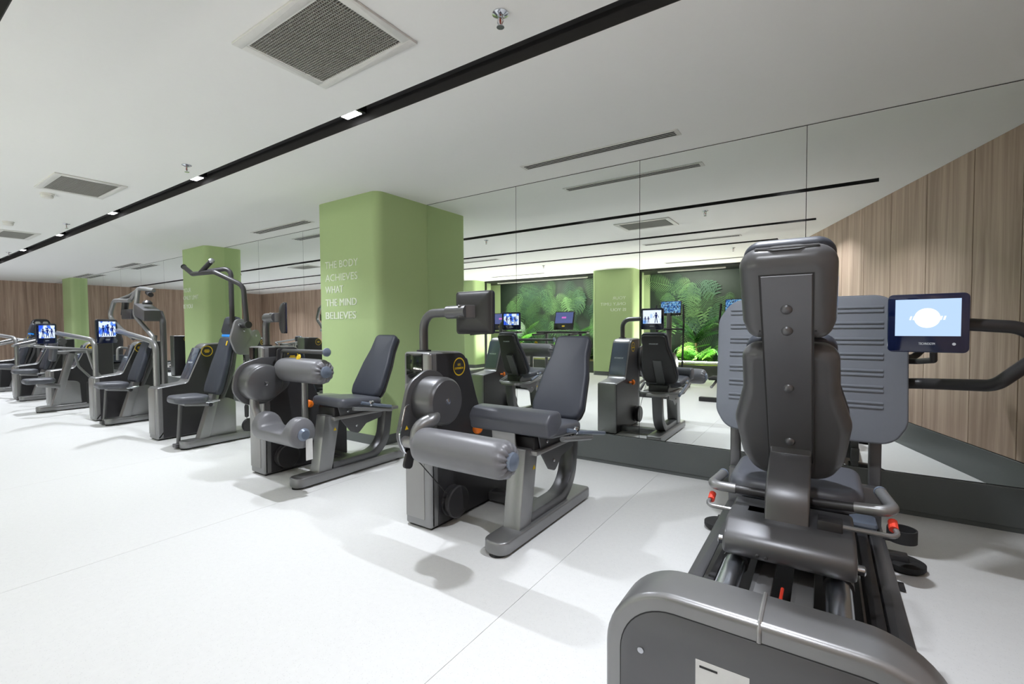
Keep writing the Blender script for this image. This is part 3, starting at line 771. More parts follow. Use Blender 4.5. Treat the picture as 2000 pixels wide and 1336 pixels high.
def leg_machine(dx, kind, lab):
    """seated leg machine: tower on the left, seat with backrest to the mirror, lever with padded roll in front"""
    X = lambda x: x+dx
    t = Thing('leg_extension_machine' if kind == 'ext' else 'leg_curl_machine', (X(-1.7), 2.4, 0), lab, 'gym machine')
    x0, x1 = X(-2.11), X(-1.89)
    tower(t, x0, x1, 1.95, False, badge_at=(2.205, .955, .053), lines=(('LEG', .006, .014, .026), ('EXTENSION', -.016, .013, .078)) if kind == 'ext' else None)
    # screen on a bent tube
    sx = X(-1.685) if kind == 'ext' else X(-1.85)
    t.part('screen_arm', G().tube([(X(-2.065), 2.08, 1.03), (X(-2.065), 2.08, 1.285, .10), (sx-.03, 2.05, 1.29)], .027), 'graphite_dark')
    t.part('arm_collar', G().lathe([(.045, 1.05), (.045, 1.06), (.03, 1.063)], (X(-2.065), 2.08, 0), UZ, 20), 'rubber')
    t.part('screen_mount', G().tube([(sx-.15, 2.05, 1.288), (sx-.005, 2.05, 1.29)], .038, seg=20).prism(rp([(sx-.05, 2.012, .01), (sx+.012, 2.05), (sx+.03, 2.088), (sx-.06, 2.088)]), 1.252, 1.328, FZ(), .004, 1), 'graphite_dark')
    monitor(t, (sx, 2.125, 1.285), (0, 1, 0) if kind == 'ext' else (.42, .9, 0), 0, 'screen_figure' if kind == 'ext' else 'screen_blue')
    # base
    bx0, bx1 = X(-1.49), X(-1.34); bc = (bx0+bx1)/2
    beam(t, bx0, bx1, 1.90, 2.95)
    t.part('cross_bar', G().box(X(-1.95), bx0+.02, 2.50, 2.60, .02, .075, .006), 'graphite_dark')
    # posts
    t.part('front_post', G().prism(rp([(2.085, .08), (2.205, .08), (2.285, .50, .01), (2.15, .52, .01)]), bx0+.012, bx1-.022, FX(), .008, 2), 'graphite')
    t.part('rear_post', G().prism(band([(2.22, .10), (2.74, .10, .25), (2.80, .49)], .075, 10), bx0+.02, bx1-.03, FX(), .006, 2), 'graphite_dark')
    warn(t, (bx1-.0215, 2.235, .40), UY, UZ, .028)
    # seat carriage
    pl = t.part('carriage_plate', G().prism(rp([(2.24, .60, .01), (2.28, .46, .02), (2.36, .36, .03), (2.44, .33, .03), (2.52, .40, .02), (2.68, .43, .03), (2.70, .53, .03), (2.64, .58, .02)]), X(-1.345), X(-1.335), FX(), .003, 1), 'graphite_dark')
    bolts(t, [(X(-1.335), 2.34, .53), (X(-1.335), 2.42, .40), (X(-1.335), 2.64, .50)], UX, .011, pl)
    t.part('carriage_body', G().box(X(-1.56), X(-1.347), 2.22, 2.66, .47, .575, .012), 'black_plastic')
    t.part('guide_rail', G().box(X(-1.52), X(-1.32), 2.20, 2.86, .475, .50, .004), 'silver_panel')
    t.part('seat_lever', G().tube([(X(-1.22), 2.38, .60), (X(-1.20), 2.52, .565, .05), (X(-1.19), 2.84 if kind == 'ext' else 2.66, .50 if kind == 'ext' else .535)], .013), 'cap_blue_grey')
    t.part('lever_bolt', G().lathe([(.024, 0), (.024, .012), (.014, .02)], (X(-1.215), 2.47, .585), UX, 20), 'chrome')
    t.part('hand_rail', G().tube([(X(-1.215), 2.30, .565), (X(-1.195), 2.70, .50, .07), (X(-1.64), 2.74, .49, .07), (X(-1.68), 2.42, .56)], .015), 'graphite')
    # seat and backrest
    d = Vector((0, 1, -.09)).normalized(); N = UX.cross(d)
    cushion(t, 'seat', rp([(-.205, 0, .05), (.205, 0, .05), (.19, .43, .07), (-.19, .43, .07)], 6), (Vector((X(-1.425), 2.20, .655)), UX, d, N), .075, .03, 'vinyl')
    yb, yt = (2.58, 2.87) if kind == 'ext' else (2.55, 2.82)
    fr, L = backrest(t, X(-1.43), yb, .625, yt, 1.145, .185, .165, .135)
    t.part('back_post', G().prism(band([(2.52, .50), (2.66, .60, .05), (2.80, .85)], .03), X(-1.47), X(-1.38), FX(), .004, 1), 'graphite_dark')
    ox = X(-1.83)
    t.part('range_knob', G().lathe([(.012, -.04), (.012, 0), (.03, .002), (.032, .016), (.024, .026), (.008, .028)], (x1+.04, 2.335, .545), (.7, -.7, 0), 24), 'orange_plastic')
    if kind == 'ext':
        # knee bolster across the seat front
        t.part('knee_bolster', G().prism(rp([(2.135, .60, .02), (2.235, .605, .02), (2.29, .66, .03), (2.275, .735, .045), (2.15, .73, .05), (2.115, .68, .03)]), X(-1.745), X(-1.205), FX(), .016, 4), 'vinyl')
        t.part('bolster_bracket', G().prism(band([(2.16, .61), (2.17, .50, .08), (2.30, .46)], .012), X(-1.60), X(-1.44), FX(), .002, 1), 'silver_panel')
        # cam with teardrop plate
        t.part('cam_plate', G().prism(rp([(1.72, .52, .06), (1.80, .50, .06), (2.06, .70, .16), (2.05, .93, .15), (1.90, .965, .12), (1.76, .90, .13), (1.675, .62, .1)], 8), x1+.004, x1+.03, FX(), .006, 2), 'graphite_dark')
        t.part('plate_rim', G().tube([(x1+.036, p.x, p.y) for p in rp([(1.76, .90, .13), (1.675, .62, .1), (1.72, .52, .06), (1.80, .50, .04)], 8)[4:24]], .005, seg=8), 'chrome')
        dc = (x1+.03, 1.905, .79); dr = .135; pv = (1.82, .68)
        ra, rb = (X(-1.745), 1.72, .590), (X(-1.165), 1.72, .590)
        warn(t, (x1+.031, 1.735, .66), UY, UZ, .024)
    else:
        t.part('cam_plate', G().prism(rp([(1.70, .72, .14), (1.80, .60, .14), (1.98, .60, .14), (2.16, .72, .1), (2.18, .86, .05), (2.10, .97, .05), (1.92, .97, .14), (1.74, .92, .14)], 8), x1+.004, x1+.03, FX(), .006, 2), 'graphite_dark')
        dc = (x1+.03, 1.885, .78); dr = .145; pv = (1.83, .65)
    dk = t.part('cam_disc', G().lathe([(dr, 0), (dr, .115), (dr*.97, .135), (dr*.88, .146), (.03, .147), (.02, .148)], dc, UX, 48), 'graphite_dark', smooth=40)
    t.part('hub_cap', G().lathe([(.018, .147), (.018, .151), (.009, .153)], dc, UX, 20), 'chrome', dk)
    # lower pulley and cable
    t.part('pulley', G().lathe([(.07, 0), (.095, .004), (.095, .014), (.08, .02), (.08, .03), (.095, .036), (.098, .06), (.09, .066), (.02, .067)], (x1, 2.12, .14), UX, 36), 'black_plastic')
    if kind == 'ext':
        t.part('lever_arm', G().tube([(x1+.12, 1.845, .735), (x1+.17, 1.80, .71, .06), (x1+.13, 1.72, .68, .09), (x1+.12, 1.72, .585)], .038), 'graphite')
        t.part('roll_axle', G().tube([(X(-1.89)+.03, 1.72, .59), (X(-1.73), 1.72, .59)], .03), 'silver_panel')
        t.part('cable', G().tube([(x1+.035, 1.76, .52), (x1+.035, 2.06, .19)], .003, seg=6), 'rubber')
        t.part('cable_guide', G().prism(rp([(1.70, .45, .02), (1.76, .43, .02), (1.79, .53, .02), (1.73, .55, .02)]), x1+.025, x1+.045, FX(), .004, 1), 'black_plastic')
        roller(t, 'shin_roll', ra, rb, .092, 'vinyl_lit')
    else:
        t.part('lever_arm', G().tube([(x1+.10, 1.83, .70), (x1+.10, 1.83, .60, .10), (x1+.14, 1.845, .48, .06), (x1+.22, 1.85, .45)], .032), 'graphite')
        # saddle shaped calf pad
        g = G(); nx, na = 44, 24; xa, xb = X(-1.70), X(-1.17)
        for i in range(nx+1):
            f = i/nx; x = xa+(xb-xa)*f
            e = min(f, 1-f); q_ = min(1, max(0, (e-.15)/.09)); top = .118-.098*q_*q_*(3-2*q_)
            R = .10*(1 if .03 < e else .9+.1*e/.03)
            for k in range(na):
                q = 2*PI*k/na; cy, cz = math.cos(q)*R, math.sin(q)*R
                if cz > 0: cz = min(cz*top/.1, top)
                g.v.append(Vector((x, 1.85+cy, .455+cz)))
        for i in range(nx):
            for k in range(na):
                j = (k+1) % na; g.f.append([i*na+k, (i+1)*na+k, (i+1)*na+j, i*na+j][::-1])
        g.f.append([k for k in range(na)][::-1]); g.f.append([nx*na+k for k in range(na)])
        cp = t.part('calf_pad', g, 'vinyl_lit', smooth=60)
        t.part('end_cap', G().lathe([(.045, 0), (.045, .012), (.03, .028), (.004, .03)], (xb-.004, 1.85, .455), UX, 28), 'cap_blue_grey', cp)
        t.part('tag_strip', G().box(xb+.008, xb+.012, 1.86, 1.91, .27, .42), 'sticker_white', cp, smooth=0)
        # thigh roll held from above with a bar
        roller(t, 'thigh_roll', (X(-1.765), 2.05, .875), (X(-1.195), 2.05, .875), .093, 'vinyl_lit')
        t.part('roll_post', G().tube([(X(-1.535), 2.09, .48), (X(-1.535), 2.09, .86)], .024), 'graphite')
        t.part('grip_bar', G().tube([(X(-1.80), 2.06, .93), (X(-1.78), 2.06, 1.02, .03), (X(-1.20), 2.06, 1.022)], .017), 'graphite_dark')
        t.part('grip_knob', G().lathe([(.02, 0), (.032, .006), (.032, .018), (.02, .026)], (X(-1.205), 2.06, 1.022), UX, 24), 'cap_blue_grey')
        t.part('roll_plate', G().prism(rp([(2.00, .86, .03), (2.12, .84, .03), (2.10, 1.04, .02), (2.02, 1.04, .02)]), X(-1.80), X(-1.785), FX(), .003, 1), 'black_plastic')
        t.part('range_knob', G().lathe([(.012, -.05), (.012, 0), (.030, .002), (.032, .016), (.024, .026), (.008, .028)], (X(-1.655), 2.20, .585), (.6, -.8, 0), 24), 'orange_plastic')
        t.part('position_dial', G().lathe([(.02, 0), (.026, .004), (.02, .012)], (X(-1.50), 2.03, .975), (0, -1, .3), 16), 'yellow_print')
    return t
leg_machine(0, 'ext', 'leg extension machine with a fat shin roll, by the oblique leg press')
leg_machine(-1.845, 'curl', 'leg curl machine with a saddle shaped calf pad, in front of the broad column')

# ================================================================== LEG PRESS
def leg_press():
    t = Thing('leg_press_machine', (-.1, 2.1, 0), 'leg press with ribbed footplate and reclined black back shell, near the wooden wall', 'gym machine')
    # arched rear cover
    xc = -.125; hw = .41; zt = .452; yf = 1.285; yb = 1.45
    arch = rp([(xc-hw, .012, .03), (xc+hw, .012, .03), (xc+hw, zt, .20), (xc-hw, zt, .20)], 12)
    rc = t.part('rear_cover', G().prism(arch, -yb, -yf, (Vector((0, 0, 0)), UX, UZ, Vector((0, -1, 0))), .018, 5), 'graphite', smooth=50)
    fr = (Vector((0, yf, 0)), UX, UZ, Vector((0, -1, 0)))
    t.part('cover_groove', G().prism(offset(arch, .047), -.002, .0006, fr), 'slot_dark', rc, smooth=0)
    t.part('cover_panel', G().prism(offset(arch, .050), -.002, .003, fr, .002, 2), 'graphite_dark', rc)
    t.part('weld_seam', G().tube([(xc, yb-.01, zt+.001), (xc, yf+.018, zt+.001, .02), (xc, yf-.001, zt-.02, .02), (xc, yf-.001, zt-.047)], .006, seg=8), 'silver_panel', rc)
    t.part('screw', G().lathe([(.009, 0), (.009, .003), (.005, .004)], (xc-.30, yf-.003, .27), (0, -1, 0), 14), 'steel_bolt', rc)
    st = t.part('data_sticker', G().box(xc-.15, xc-.02, yf-.0045, yf-.003, .19, .305), 'sticker_white', rc, smooth=0)
    t.part('sticker_line', G().box(xc-.14, xc-.095, yf-.0052, yf-.0045, .286, .292), 'slot_dark', rc, smooth=0)
    # base frame
    for s, xa, xb in ((-1, -.445, -.385), (1, .19, .25)):
        t.part('base_rail', G().box(xa, xb, 1.40, 2.98, .10, .205, .008), 'graphite_dark')
        xi = xb+.01 if s < 0 else xa-.05
        t.part('inner_rail', G().box(xi, xi+.04, 1.40, 2.85, .14, .23, .004), 'black_plastic')
        t.part('plate_post', G().box(xa+.005, xb-.005, 2.90, 2.96, .18, .80, .006), 'graphite_dark')
        t.part('rail_leg', G().box(xa+.005, xb-.005, 2.86, 2.96, .03, .12, .006), 'graphite_dark')
        xf = -.50 if s < 0 else .345
        t.part('foot_bracket', G().box(min(xf, xa)-.01, max(xf, xb)+.01, 2.88, 2.95, .035, .075, .006), 'black_plastic')
        t.part('foot', G().lathe([(.075, .012), (.08, .02), (.08, .04), (.06, .05)], (xf, 2.92, 0), UZ, 28), 'rubber')
        t.part('foot_pad', G().lathe([(.06, 0), (.06, .012)], (xf, 2.92, 0), UZ, 20), 'rubber')
        t.part('guide_tube', G().tube([(-.25 if s < 0 else .05, 1.42, .36), (-.25 if s < 0 else .05, 2.84, .36)], .035, seg=24), 'tube_chrome')
        x = -.19 if s < 0 else -.075
        t.part('flat_bar', G().box(x, x+.06, 1.42, 2.84, .325, .345, .003), 'graphite')
    t.part('front_cross', G().box(-.44, .245, 2.84, 2.90, .10, .40, .01), 'graphite_dark')
    t.part('floor_tray', G().box(-.33, .13, 1.45, 2.85, .14, .16), 'black_plastic', smooth=0)
    t.part('red_rod', G().tube([(-.105, 1.45, .33), (-.10, 1.70, .35)], .005, seg=8), 'red_plastic')
    t.part('floor_clip', G().box(.25, .32, 2.66, 2.74, .005, .012, .002), 'black_plastic')
    for x, y in ((-.30, 2.72), (.155, 2.79)): t.part('step_pad', G().box(x-.07, x+.07, y-.07, y+.07, .225, .262, .02), 'cap_blue_grey')
    t.part('cup_ring', G().lathe([(.052, .205), (.056, .205), (.056, .262), (.05, .262), (.05, .215), (.01, .214)], (.31, 2.74, 0), UZ, 28), 'rubber')
    t.part('cup_arm', G().box(.24, .27, 2.72, 2.76, .20, .22), 'black_plastic')
    # sliding carriage
    cg = t.part('carriage', G().prism(rp([(1.72, .405, .03), (1.72, .475, .05), (1.80, .515, .05), (2.06, .515, .03), (2.06, .405, .01)]), -.285, .095, FX(), .012, 3), 'graphite_dark')
    bolts(t, [(-.175, 1.719, .43), (-.15, 1.719, .428)], (0, -1, 0), .006, cg, 'slot_dark')
    for s in (-1, 1): t.part('side_wheel', G().lathe([(.016, 0), (.016, .02), (.01, .024)], (-.285 if s < 0 else .095, 1.79, .43), (s, 0, 0), 14), 'steel_bolt')
    for s in (-1, 1): t.part('bearing', G().tube([(-.25 if s < 0 else .05, 1.78, .36), (-.25 if s < 0 else .05, 2.05, .36)], .042), 'black_plastic')
    # curved neck up to the spine
    t.part('neck', G().prism(band([(1.865, .505), (1.885, .60, .10), (2.06, .70, .08), (2.05, .74)], .05, 8), -.168, -.032, FX(), .008, 3), 'graphite_dark', smooth=45)
    V = Vector((0, -.51, .86)).normalized(); N = UX.cross(V); O = Vector((-.10, 2.125, .60)); f = (O, UX, V, N)
    bk = rp([(-.125, -.02, .09), (.125, -.02, .09), (.172, .08, .12), (.19, .26, .1), (.152, .41, .14), (.145, .60, .06), (-.145, .60, .06), (-.152, .41, .14), (-.19, .26, .1), (-.172, .08, .12)], 8)
    bs = t.part('back_shell', G().prism(bk, -.085, 0, f, .055, 7), 'shell_plastic', smooth=60)
    cushion(t, 'back_pad', offset(bk, .006), (O-N*.082, UX, V, -N) if False else (O-N*.135, UX, V, N), -.055, .02, 'vinyl_dark', 0)
    hd = rp([(-.115, .635, .05), (.115, .635, .05), (.135, .70, .06), (.135, .955, .06), (-.135, .955, .06), (-.135, .70, .06)], 8)
    hs = t.part('head_shell', G().prism(hd, -.09, .012, f, .05, 7), 'shell_plastic', smooth=60)
    t.part('head_pad', G().prism(offset(hd, .004), -.135, -.085, f, .02, 3), 'vinyl_dark', smooth=50)
    t.part('head_glow_rim', G().prism(rp([(-.134, .68, .03), (.134, .68, .03), (.1365, .72, .06), (.1365, .88, .06), (-.1365, .88, .06), (-.1365, .72, .06)], 6), -.094, -.088, f, .002, 1), 'blue_glow_trim', hs)  # blue screen glow on the headrest edge, added as a self-lit strip
    # carry slot on the head shell
    sl = (O+V*.952-N*.036, UX, N, V)
    t.part('carry_slot', G().prism(rp([(-.088, -.008, .006), (-.05, -.009), (-.035, -.018), (.035, -.018), (.05, -.009), (.088, -.008, .006), (.088, .006, .006), (.05, .008), (.035, .016), (-.035, .016), (-.05, .008), (-.088, .006, .006)], 3), -.01, .0045, sl), 'slot_dark', hs, smooth=0)
    t.part('carry_bar', G().tube([O+V*.957-N*.036-UX*.085, O+V*.957-N*.036+UX*.085], .004, seg=8), 'shell_plastic', hs)
    # spine plate
    sp = t.part('spine_plate', G().prism([(-.068, .10), (.068, .10), (.070, .885), (-.070, .885)], .004, .016, f, .002, 1), 'graphite_dark')
    t.part('spine_groove', G().prism([(-.073, .10), (.073, .10), (.075, .889), (-.075, .889)], -.02, .0135, f), 'slot_dark', sp, smooth=0)
    for v in (.20, .45, .685, .765):
        t.part('dome_cap', G().lathe([(.017, 0), (.015, .005), (.009, .009), (.002, .010)], O+V*v+N*.016, N, 20), 'graphite_dark', sp)
    # seat
    cushion(t, 'seat', rp([(-.335, 2.12, .10), (.14, 2.12, .10), (.14, 2.55, .06), (-.335, 2.55, .06)], 7), FZ(.565), .09, .035, 'vinyl')
    t.part('seat_base', G().box(-.28, .09, 2.06, 2.50, .40, .48, .01), 'black_plastic')
    # side handles and release levers
    for s in (-1, 1):
        a, b = (-.165, -.365) if s < 0 else (-.035, .20)
        yb_ = 1.95 if s < 0 else 1.90; zb = .57 if s < 0 else .597; tip = (-.345, 2.10, .575) if s < 0 else (.175, 2.07, .605)
        h = t.part('side_handle', G().tube([(a, 1.95, .568), (b, yb_, zb, .03), tip], .016), 'black_plastic')
        t.part('grip', G().tube([(a+(b-a)*.55, 1.95+(yb_-1.95)*.55, .568+(zb-.568)*.55), (b, yb_, zb, .03), tip], .0185), 'graphite', h)
        t.part('grip_cap', G().lathe([(.02, 0), (.02, .01), (.012, .016)], tip, Vector(tip)-Vector((b, yb_, zb)), 18), 'cap_blue_grey', h)
        la, lb = (-.17, -.372) if s < 0 else (.0, .205)
        ly = 1.90 if s < 0 else 1.85; lz = .503 if s < 0 else .535
        lt = (lb+.012*(-s), ly+.05, lz+.02)
        lv = t.part('release_lever', G().tube([(la, ly, lz), (lb, ly, lz, .02), lt], .008, seg=10), 'graphite')
        t.part('lever_tip', G().tube([Vector(lt)-Vector((0, .02, .008)), Vector(lt)+Vector((0, .015, .006))], .013, seg=10), 'red_plastic', lv)
        t.part('lever_bracket', G().box(min(la, la+.05*s)-.01, max(la, la+.05*s)+.01, ly-.01, ly+.05, lz-.03, lz+.012, .004), 'black_plastic')
    # ribbed footplate
    fv = Vector((0, .12, 1)).normalized(); fn = UX.cross(fv); fo = Vector((-.085, 2.84, .62)); fp = (fo, UX, fv, fn)
    pl = rp([(-.37, 0, .13), (.37, 0, .13), (.425, .10, .10), (.425, .62, .12), (.35, .735, .12), (-.35, .735, .12), (-.425, .62, .12), (-.425, .10, .10)], 8)
    fp_o = t.part('footplate', G().prism(pl, -.03, 0, fp, .01, 3), 'rubber_plate', smooth=45)
    for z in (.186, .266, .345, .427, .502, .583, .662):
        for k in (-.011, .011):
            t.part('rib', G().prism(rrect(-.36, .33, z+k-.006, z+k+.006, .004, 2), -.001, .006, fp, .004, 2), 'rubber_plate', fp_o)
    t.part('plate_back', G().box(-.40, .22, 2.92, 2.98, .66, .80, .01), 'black_plastic')
    # screen arm to the right and screen
    t.part('screen_arm', G().tube([(.20, 2.99, .90), (.40, 2.95, .915, .06), (.60, 2.74, .94, .08), (.735, 2.68, 1.10, .10), (.66, 2.67, 1.185, .10), (.48, 2.67, 1.20)], .026), 'black_plastic')
    t.part('grab_hook', G().tube([(.24, 2.99, 1.02), (.38, 2.96, 1.02, .03), (.42, 2.84, 1.035, .02), (.41, 2.78, 1.08)], .014), 'black_plastic')
    c, U, W, M = monitor(t, (.365, 2.63, 1.205), (-.10, -1, 0), 0, 'screen_white', .262, .25)
    dk = t.part('screen_disc', G().prism(circ(0, 0, .042), 0, .0008, (c+W*.022+M*.005, U, W, M)), 'screen_disc', smooth=0)
    q = G()
    for k in range(11): q.prism([(-.058+k*.0108, -.008), (-.052+k*.0108, -.008), (-.048+k*.0108, .008), (-.054+k*.0108, .008)], 0, .0006, (c+W*.022+M*.0058, U, W, M))
    t.part('screen_lettering', q, 'screen_white' if False else 'screen_disc', dk, smooth=0)
    t.part('screen_icon', G().prism(circ(0, 0, .006, 12), 0, .0008, (c+U*.085-W*.088+M*.004, U, W, M)), 'pale_print', smooth=0)
leg_press()

# ================================================================== UPRIGHT MACHINES
def upright(name, lab, xt, bc, y0=1.95, arm='lat', screen=None, head=True, dz=0.):
    """machine with a low-fronted tower on the left and a seat facing away from the mirror"""
    t = Thing(name, (bc-.3, y0+.4, 0), lab, 'gym machine')
    x0, x1 = xt, xt+.225
    tower(t, x0, x1, y0, True, zl=.605, zh=1.03, badge_at=(y0+.50, .945, .058))
    if screen:
        sx, sy, sz = screen
        t.part('screen_arm', G().tube([(x0+.07, y0+.06, .58), (x0+.07, y0+.06, 1.06, .12), (sx-.045, sy+.105, sz)], .030), 'graphite')
        monitor(t, (sx+.05, sy+.0, sz-.01), (.87, .5, 0), 0, 'screen_blue', .25, .27)
    beam(t, bc-.075, bc+.075, y0-.02, y0+.75)
    t.part('cross_bar', G().box(x1-.02, bc-.07, y0+.45, y0+.55, .02, .08, .006), 'graphite_dark')
    # slanted post with gusset
    t.part('seat_post', G().prism(rp([(y0+.13, .08), (y0+.23, .08), (y0+.34, .54, .02), (y0+.27, .54, .02)]), bc-.05, bc+.05, FX(), .008, 2), 'graphite')
    t.part('gusset', G().prism(rp([(y0+.20, .085), (y0+.50, .085), (y0+.50, .43, .05), (y0+.42, .47, .05), (y0+.30, .46, .02)]), bc-.03, bc+.03, FX(), .006, 2), 'graphite')
    t.part('seat_strut', G().tube([(bc-.10, y0+.0, .03), (bc-.10, y0+.03, .45)], .018), 'graphite_dark')
    t.part('strut_plate', G().box(bc-.13, bc-.05, y0-.04, y0+.07, .014, .05, .005), 'graphite_dark')
    t.part('seat_arm', G().prism(rp([(y0+.0, .44, .02), (y0+.30, .40, .02), (y0+.30, .46, .02), (y0+.0, .475, .01)]), bc-.06, bc+.06, FX(), .006, 2), 'graphite')
    t.part('seat_pin', G().lathe([(.014, 0), (.014, .03), (.02, .034), (.02, .05)], (bc+.06, y0+.22, .43), UX, 16), 'chrome')
    t.part('seat_lever', G().tube([(bc+.07, y0+.20, .455), (bc+.12, y0+.23, .46), (bc+.12, y0+.30, .47)], .012), 'chrome')
    cushion(t, 'seat', rp([(-.13, 0, .07), (.13, 0, .07), (.19, .30, .08), (-.19, .30, .08)], 6), (Vector((bc, y0-.09, .545)), UX, Vector((0, 1, -.03)).normalized(), UX.cross(Vector((0, 1, -.03)).normalized())), .075, .03, 'vinyl')
    fr, L = backrest(t, bc, y0+.25, .53, y0+.42, 1.12 if head else 1.05, .165, .155, .125, .065, logo=False)
    if head:
        O, U, V, N = fr
        t.part('head_pad', G().prism(rrect(-.12, .12, L+.025, L+.225, .045), -.075, .01, fr, .03, 5), 'vinyl_dark', smooth=50)
        t.part('blue_band', G().prism(rrect(-.10, .10, L+.002, L+.025, .005), -.06, -.01, fr), 'blue_glow_trim', smooth=0)
        t.part('size_mark', G().prism(rrect(.085, .10, L-.10, L-.05, .006), 0, .008, fr, .002, 1), 'yellow_print')
    t.part('back_tube', G().tube([(bc, y0+.36, .45), (bc, y0+.48, .75), (bc, y0+.53, 1.12)], .028), 'graphite_dark')
    t.part('pulley', G().lathe([(.06, 0), (.075, .005), (.075, .05), (.06, .055), (.02, .056)], (bc+.02, y0+.63, .14), UX, 28), 'black_plastic')
    if arm == 'lat':
        pp = t.part('pivot_plate', G().prism(rp([(y0+.40, .93, .08), (y0+.56, .93, .08), (y0+.66, 1.10, .05), (y0+.62, 1.20, .03), (y0+.56, 1.17, .02), (y0+.50, 1.30, .03), (y0+.40, 1.30, .05), (y0+.34, 1.10, .1)], 6), bc+.25, bc+.29, FX(), .006, 2), 'graphite')
        bolts(t, [(bc+.29, y0+.43, 1.24), (bc+.29, y0+.48, 1.18), (bc+.29, y0+.60, 1.13)], UX, .012, pp)
        t.part('pivot_axle', G().tube([(bc+.05, y0+.47, 1.24), (bc+.40, y0+.47, 1.24)], .036), 'black_plastic')
        t.part('overhead_arm', G().tube([(bc+.37, y0+.47, 1.22), (bc+.35, y0+.45, 1.64, .10), (bc+.17, y0+.26, 1.775, .05), (bc-.05, y0+.25, 1.785)], .024), 'black_plastic')
        t.part('overhead_arm', G().tube([(bc+.10, y0+.45, 1.20), (bc+.10, y0+.45, 1.84, .06), (bc-.03, y0+.30, 1.80, .08), (bc-.10, y0+.25, 1.785)], .024), 'black_plastic')
        hb = t.part('handle_bar', G().tube([(bc+.17, y0+.26, 1.775), (bc-.06, y0+.25, 1.78, .05), (bc-.30, y0+.25, 1.785, .06), (bc-.50, y0+.25, 1.875)], .023), 'black_plastic')
        gp = t.part('grip', G().tube([(bc-.10, y0+.25, 1.79), (bc+.14, y0+.25, 1.885)], .024), 'rubber', hb)
        t.part('grip_cap', G().lathe([(.027, 0), (.027, .014), (.015, .02)], (bc+.14, y0+.25, 1.885), (.24, 0, .095), 16), 'steel_bolt', hb)
        t.part('grip_cap', G().lathe([(.027, 0), (.027, .014), (.015, .02)], (bc-.50, y0+.25, 1.875), (-.2, 0, .09), 16), 'rubber', hb)
        t.part('cable_clamp', G().lathe([(.008, -.10), (.02, -.09), (.022, .02), (.012, .05)], (bc+.05, y0+.60, .33), UZ, 14), 'black_plastic')
        t.part('cable', G().tube([(bc+.05, y0+.60, .14), (bc+.05, y0+.60, 1.0)], .003, seg=6), 'rubber')
    elif arm == 'press':
        ry = y0+.50
        t.part('rear_mast', G().tube([(bc+.36, ry, .05), (bc+.36, ry, 1.30, .12), (bc+.28, ry, 1.42)], .035), 'graphite_dark')
        t.part('mast_foot', G().box(bc+.07, bc+.42, ry-.05, ry+.05, .014, .07, .008), 'graphite_dark')
        t.part('weight_block', G().prism(rp([(bc+.02, 1.38, .01), (bc+.36, 1.30, .01), (bc+.37, 1.44, .01), (bc+.03, 1.54, .01)]), -ry+.02, -ry+.2, (Vector((0, 0, 0)), UX, UZ, Vector((0, -1, 0))), .006, 2), 'graphite_dark')
        t.part('block_knob', G().lathe([(.05, 0), (.055, .02), (.03, .05)], (bc+.24, ry-.12, 1.52), UZ, 18), 'black_plastic')
        t.part('press_arm', G().tube([(bc+.40, y0+.35, .98), (bc+.50, y0+.36, 1.08, .06), (bc-.04, y0+.33, 1.38, .10), (bc+.02, y0+.36, 1.74, .05), (bc+.25, ry-.05, 1.70)], .027), 'graphite')
        t.part('press_arm', G().tube([(bc-.20, y0+.33, 1.58), (bc-.68, y0+.30, 1.60, .10), (bc-.82, y0+.28, 1.38, .08), (bc-.55, y0+.33, 1.20), (bc-.2, y0+.36, 1.08)], .027), 'graphite')
        t.part('arm_link', G().tube([(bc-.25, y0+.35, 1.58), (bc+.0, y0+.36, 1.72)], .025), 'graphite')
        t.part('arm_link', G().tube([(bc-.70, y0+.30, 1.58), (bc-.40, y0+.40, 1.66), (bc+.02, y0+.38, 1.73)], .025), 'graphite')
        t.part('press_grip', G().box(bc-.50, bc-.16, y0+.32, y0+.42, 1.34, 1.47, .01), 'black_plastic')
        t.part('press_grip', G().tube([(bc-.52, y0+.36, 1.40), (bc-.45, y0+.36, 1.60)], .04), 'black_plastic')
        t.part('top_bar', G().tube([(bc+.05, ry-.05, 1.68), (bc+.30, ry-.1, 1.64)], .03), 'black_plastic')
        t.part('side_grip', G().tube([(bc-.25, y0+.30, .95), (bc-.25, y0+.20, .97, .04), (bc-.23, y0+.19, .80)], .016), 'graphite')
    elif arm == 'press2':
        for s in (-1, 1):
            t.part('press_arm', G().tube([(bc+s*.30, y0+.45, 1.00), (bc+s*.42, y0+.30, 1.02, .08), (bc+s*.42, y0+.05, .95), (bc+s*.30, y0-.02, .93)], .022), 'graphite')
            t.part('arm_hub', G().lathe([(.06, -.03), (.06, .03)], (bc+s*.30, y0+.47, 1.0), UX, 24), 'graphite_dark')
        t.part('rear_mast', G().tube([(bc, y0+.55, .06), (bc, y0+.55, 1.0, .1), (bc-.3, y0+.5, 1.0)], .03), 'graphite_dark')
    return t
upright('lat_pull_machine', 'overhead pull machine with long curved handles, in front of the second column', -6.125, -5.28, arm='lat', screen=(-6.78, 1.78, 1.19))
upright('chest_press_machine', 'seated press machine with bent tube arms above the backrest', -8.09, -7.42, 1.93, arm='press', screen=(-8.72, 1.66, 1.16), head=False)
upright('seated_press_machine', 'dark seated machine beside the row machine with the chest pad', -11.80, -11.2, 1.80, arm='press2', screen=(-12.6, 1.5, 1.16), head=False)
upright('seated_fly_machine', 'seated machine farthest along the row, near the plain column', -13.95, -13.3, 1.86, arm='press2', screen=None, head=True)

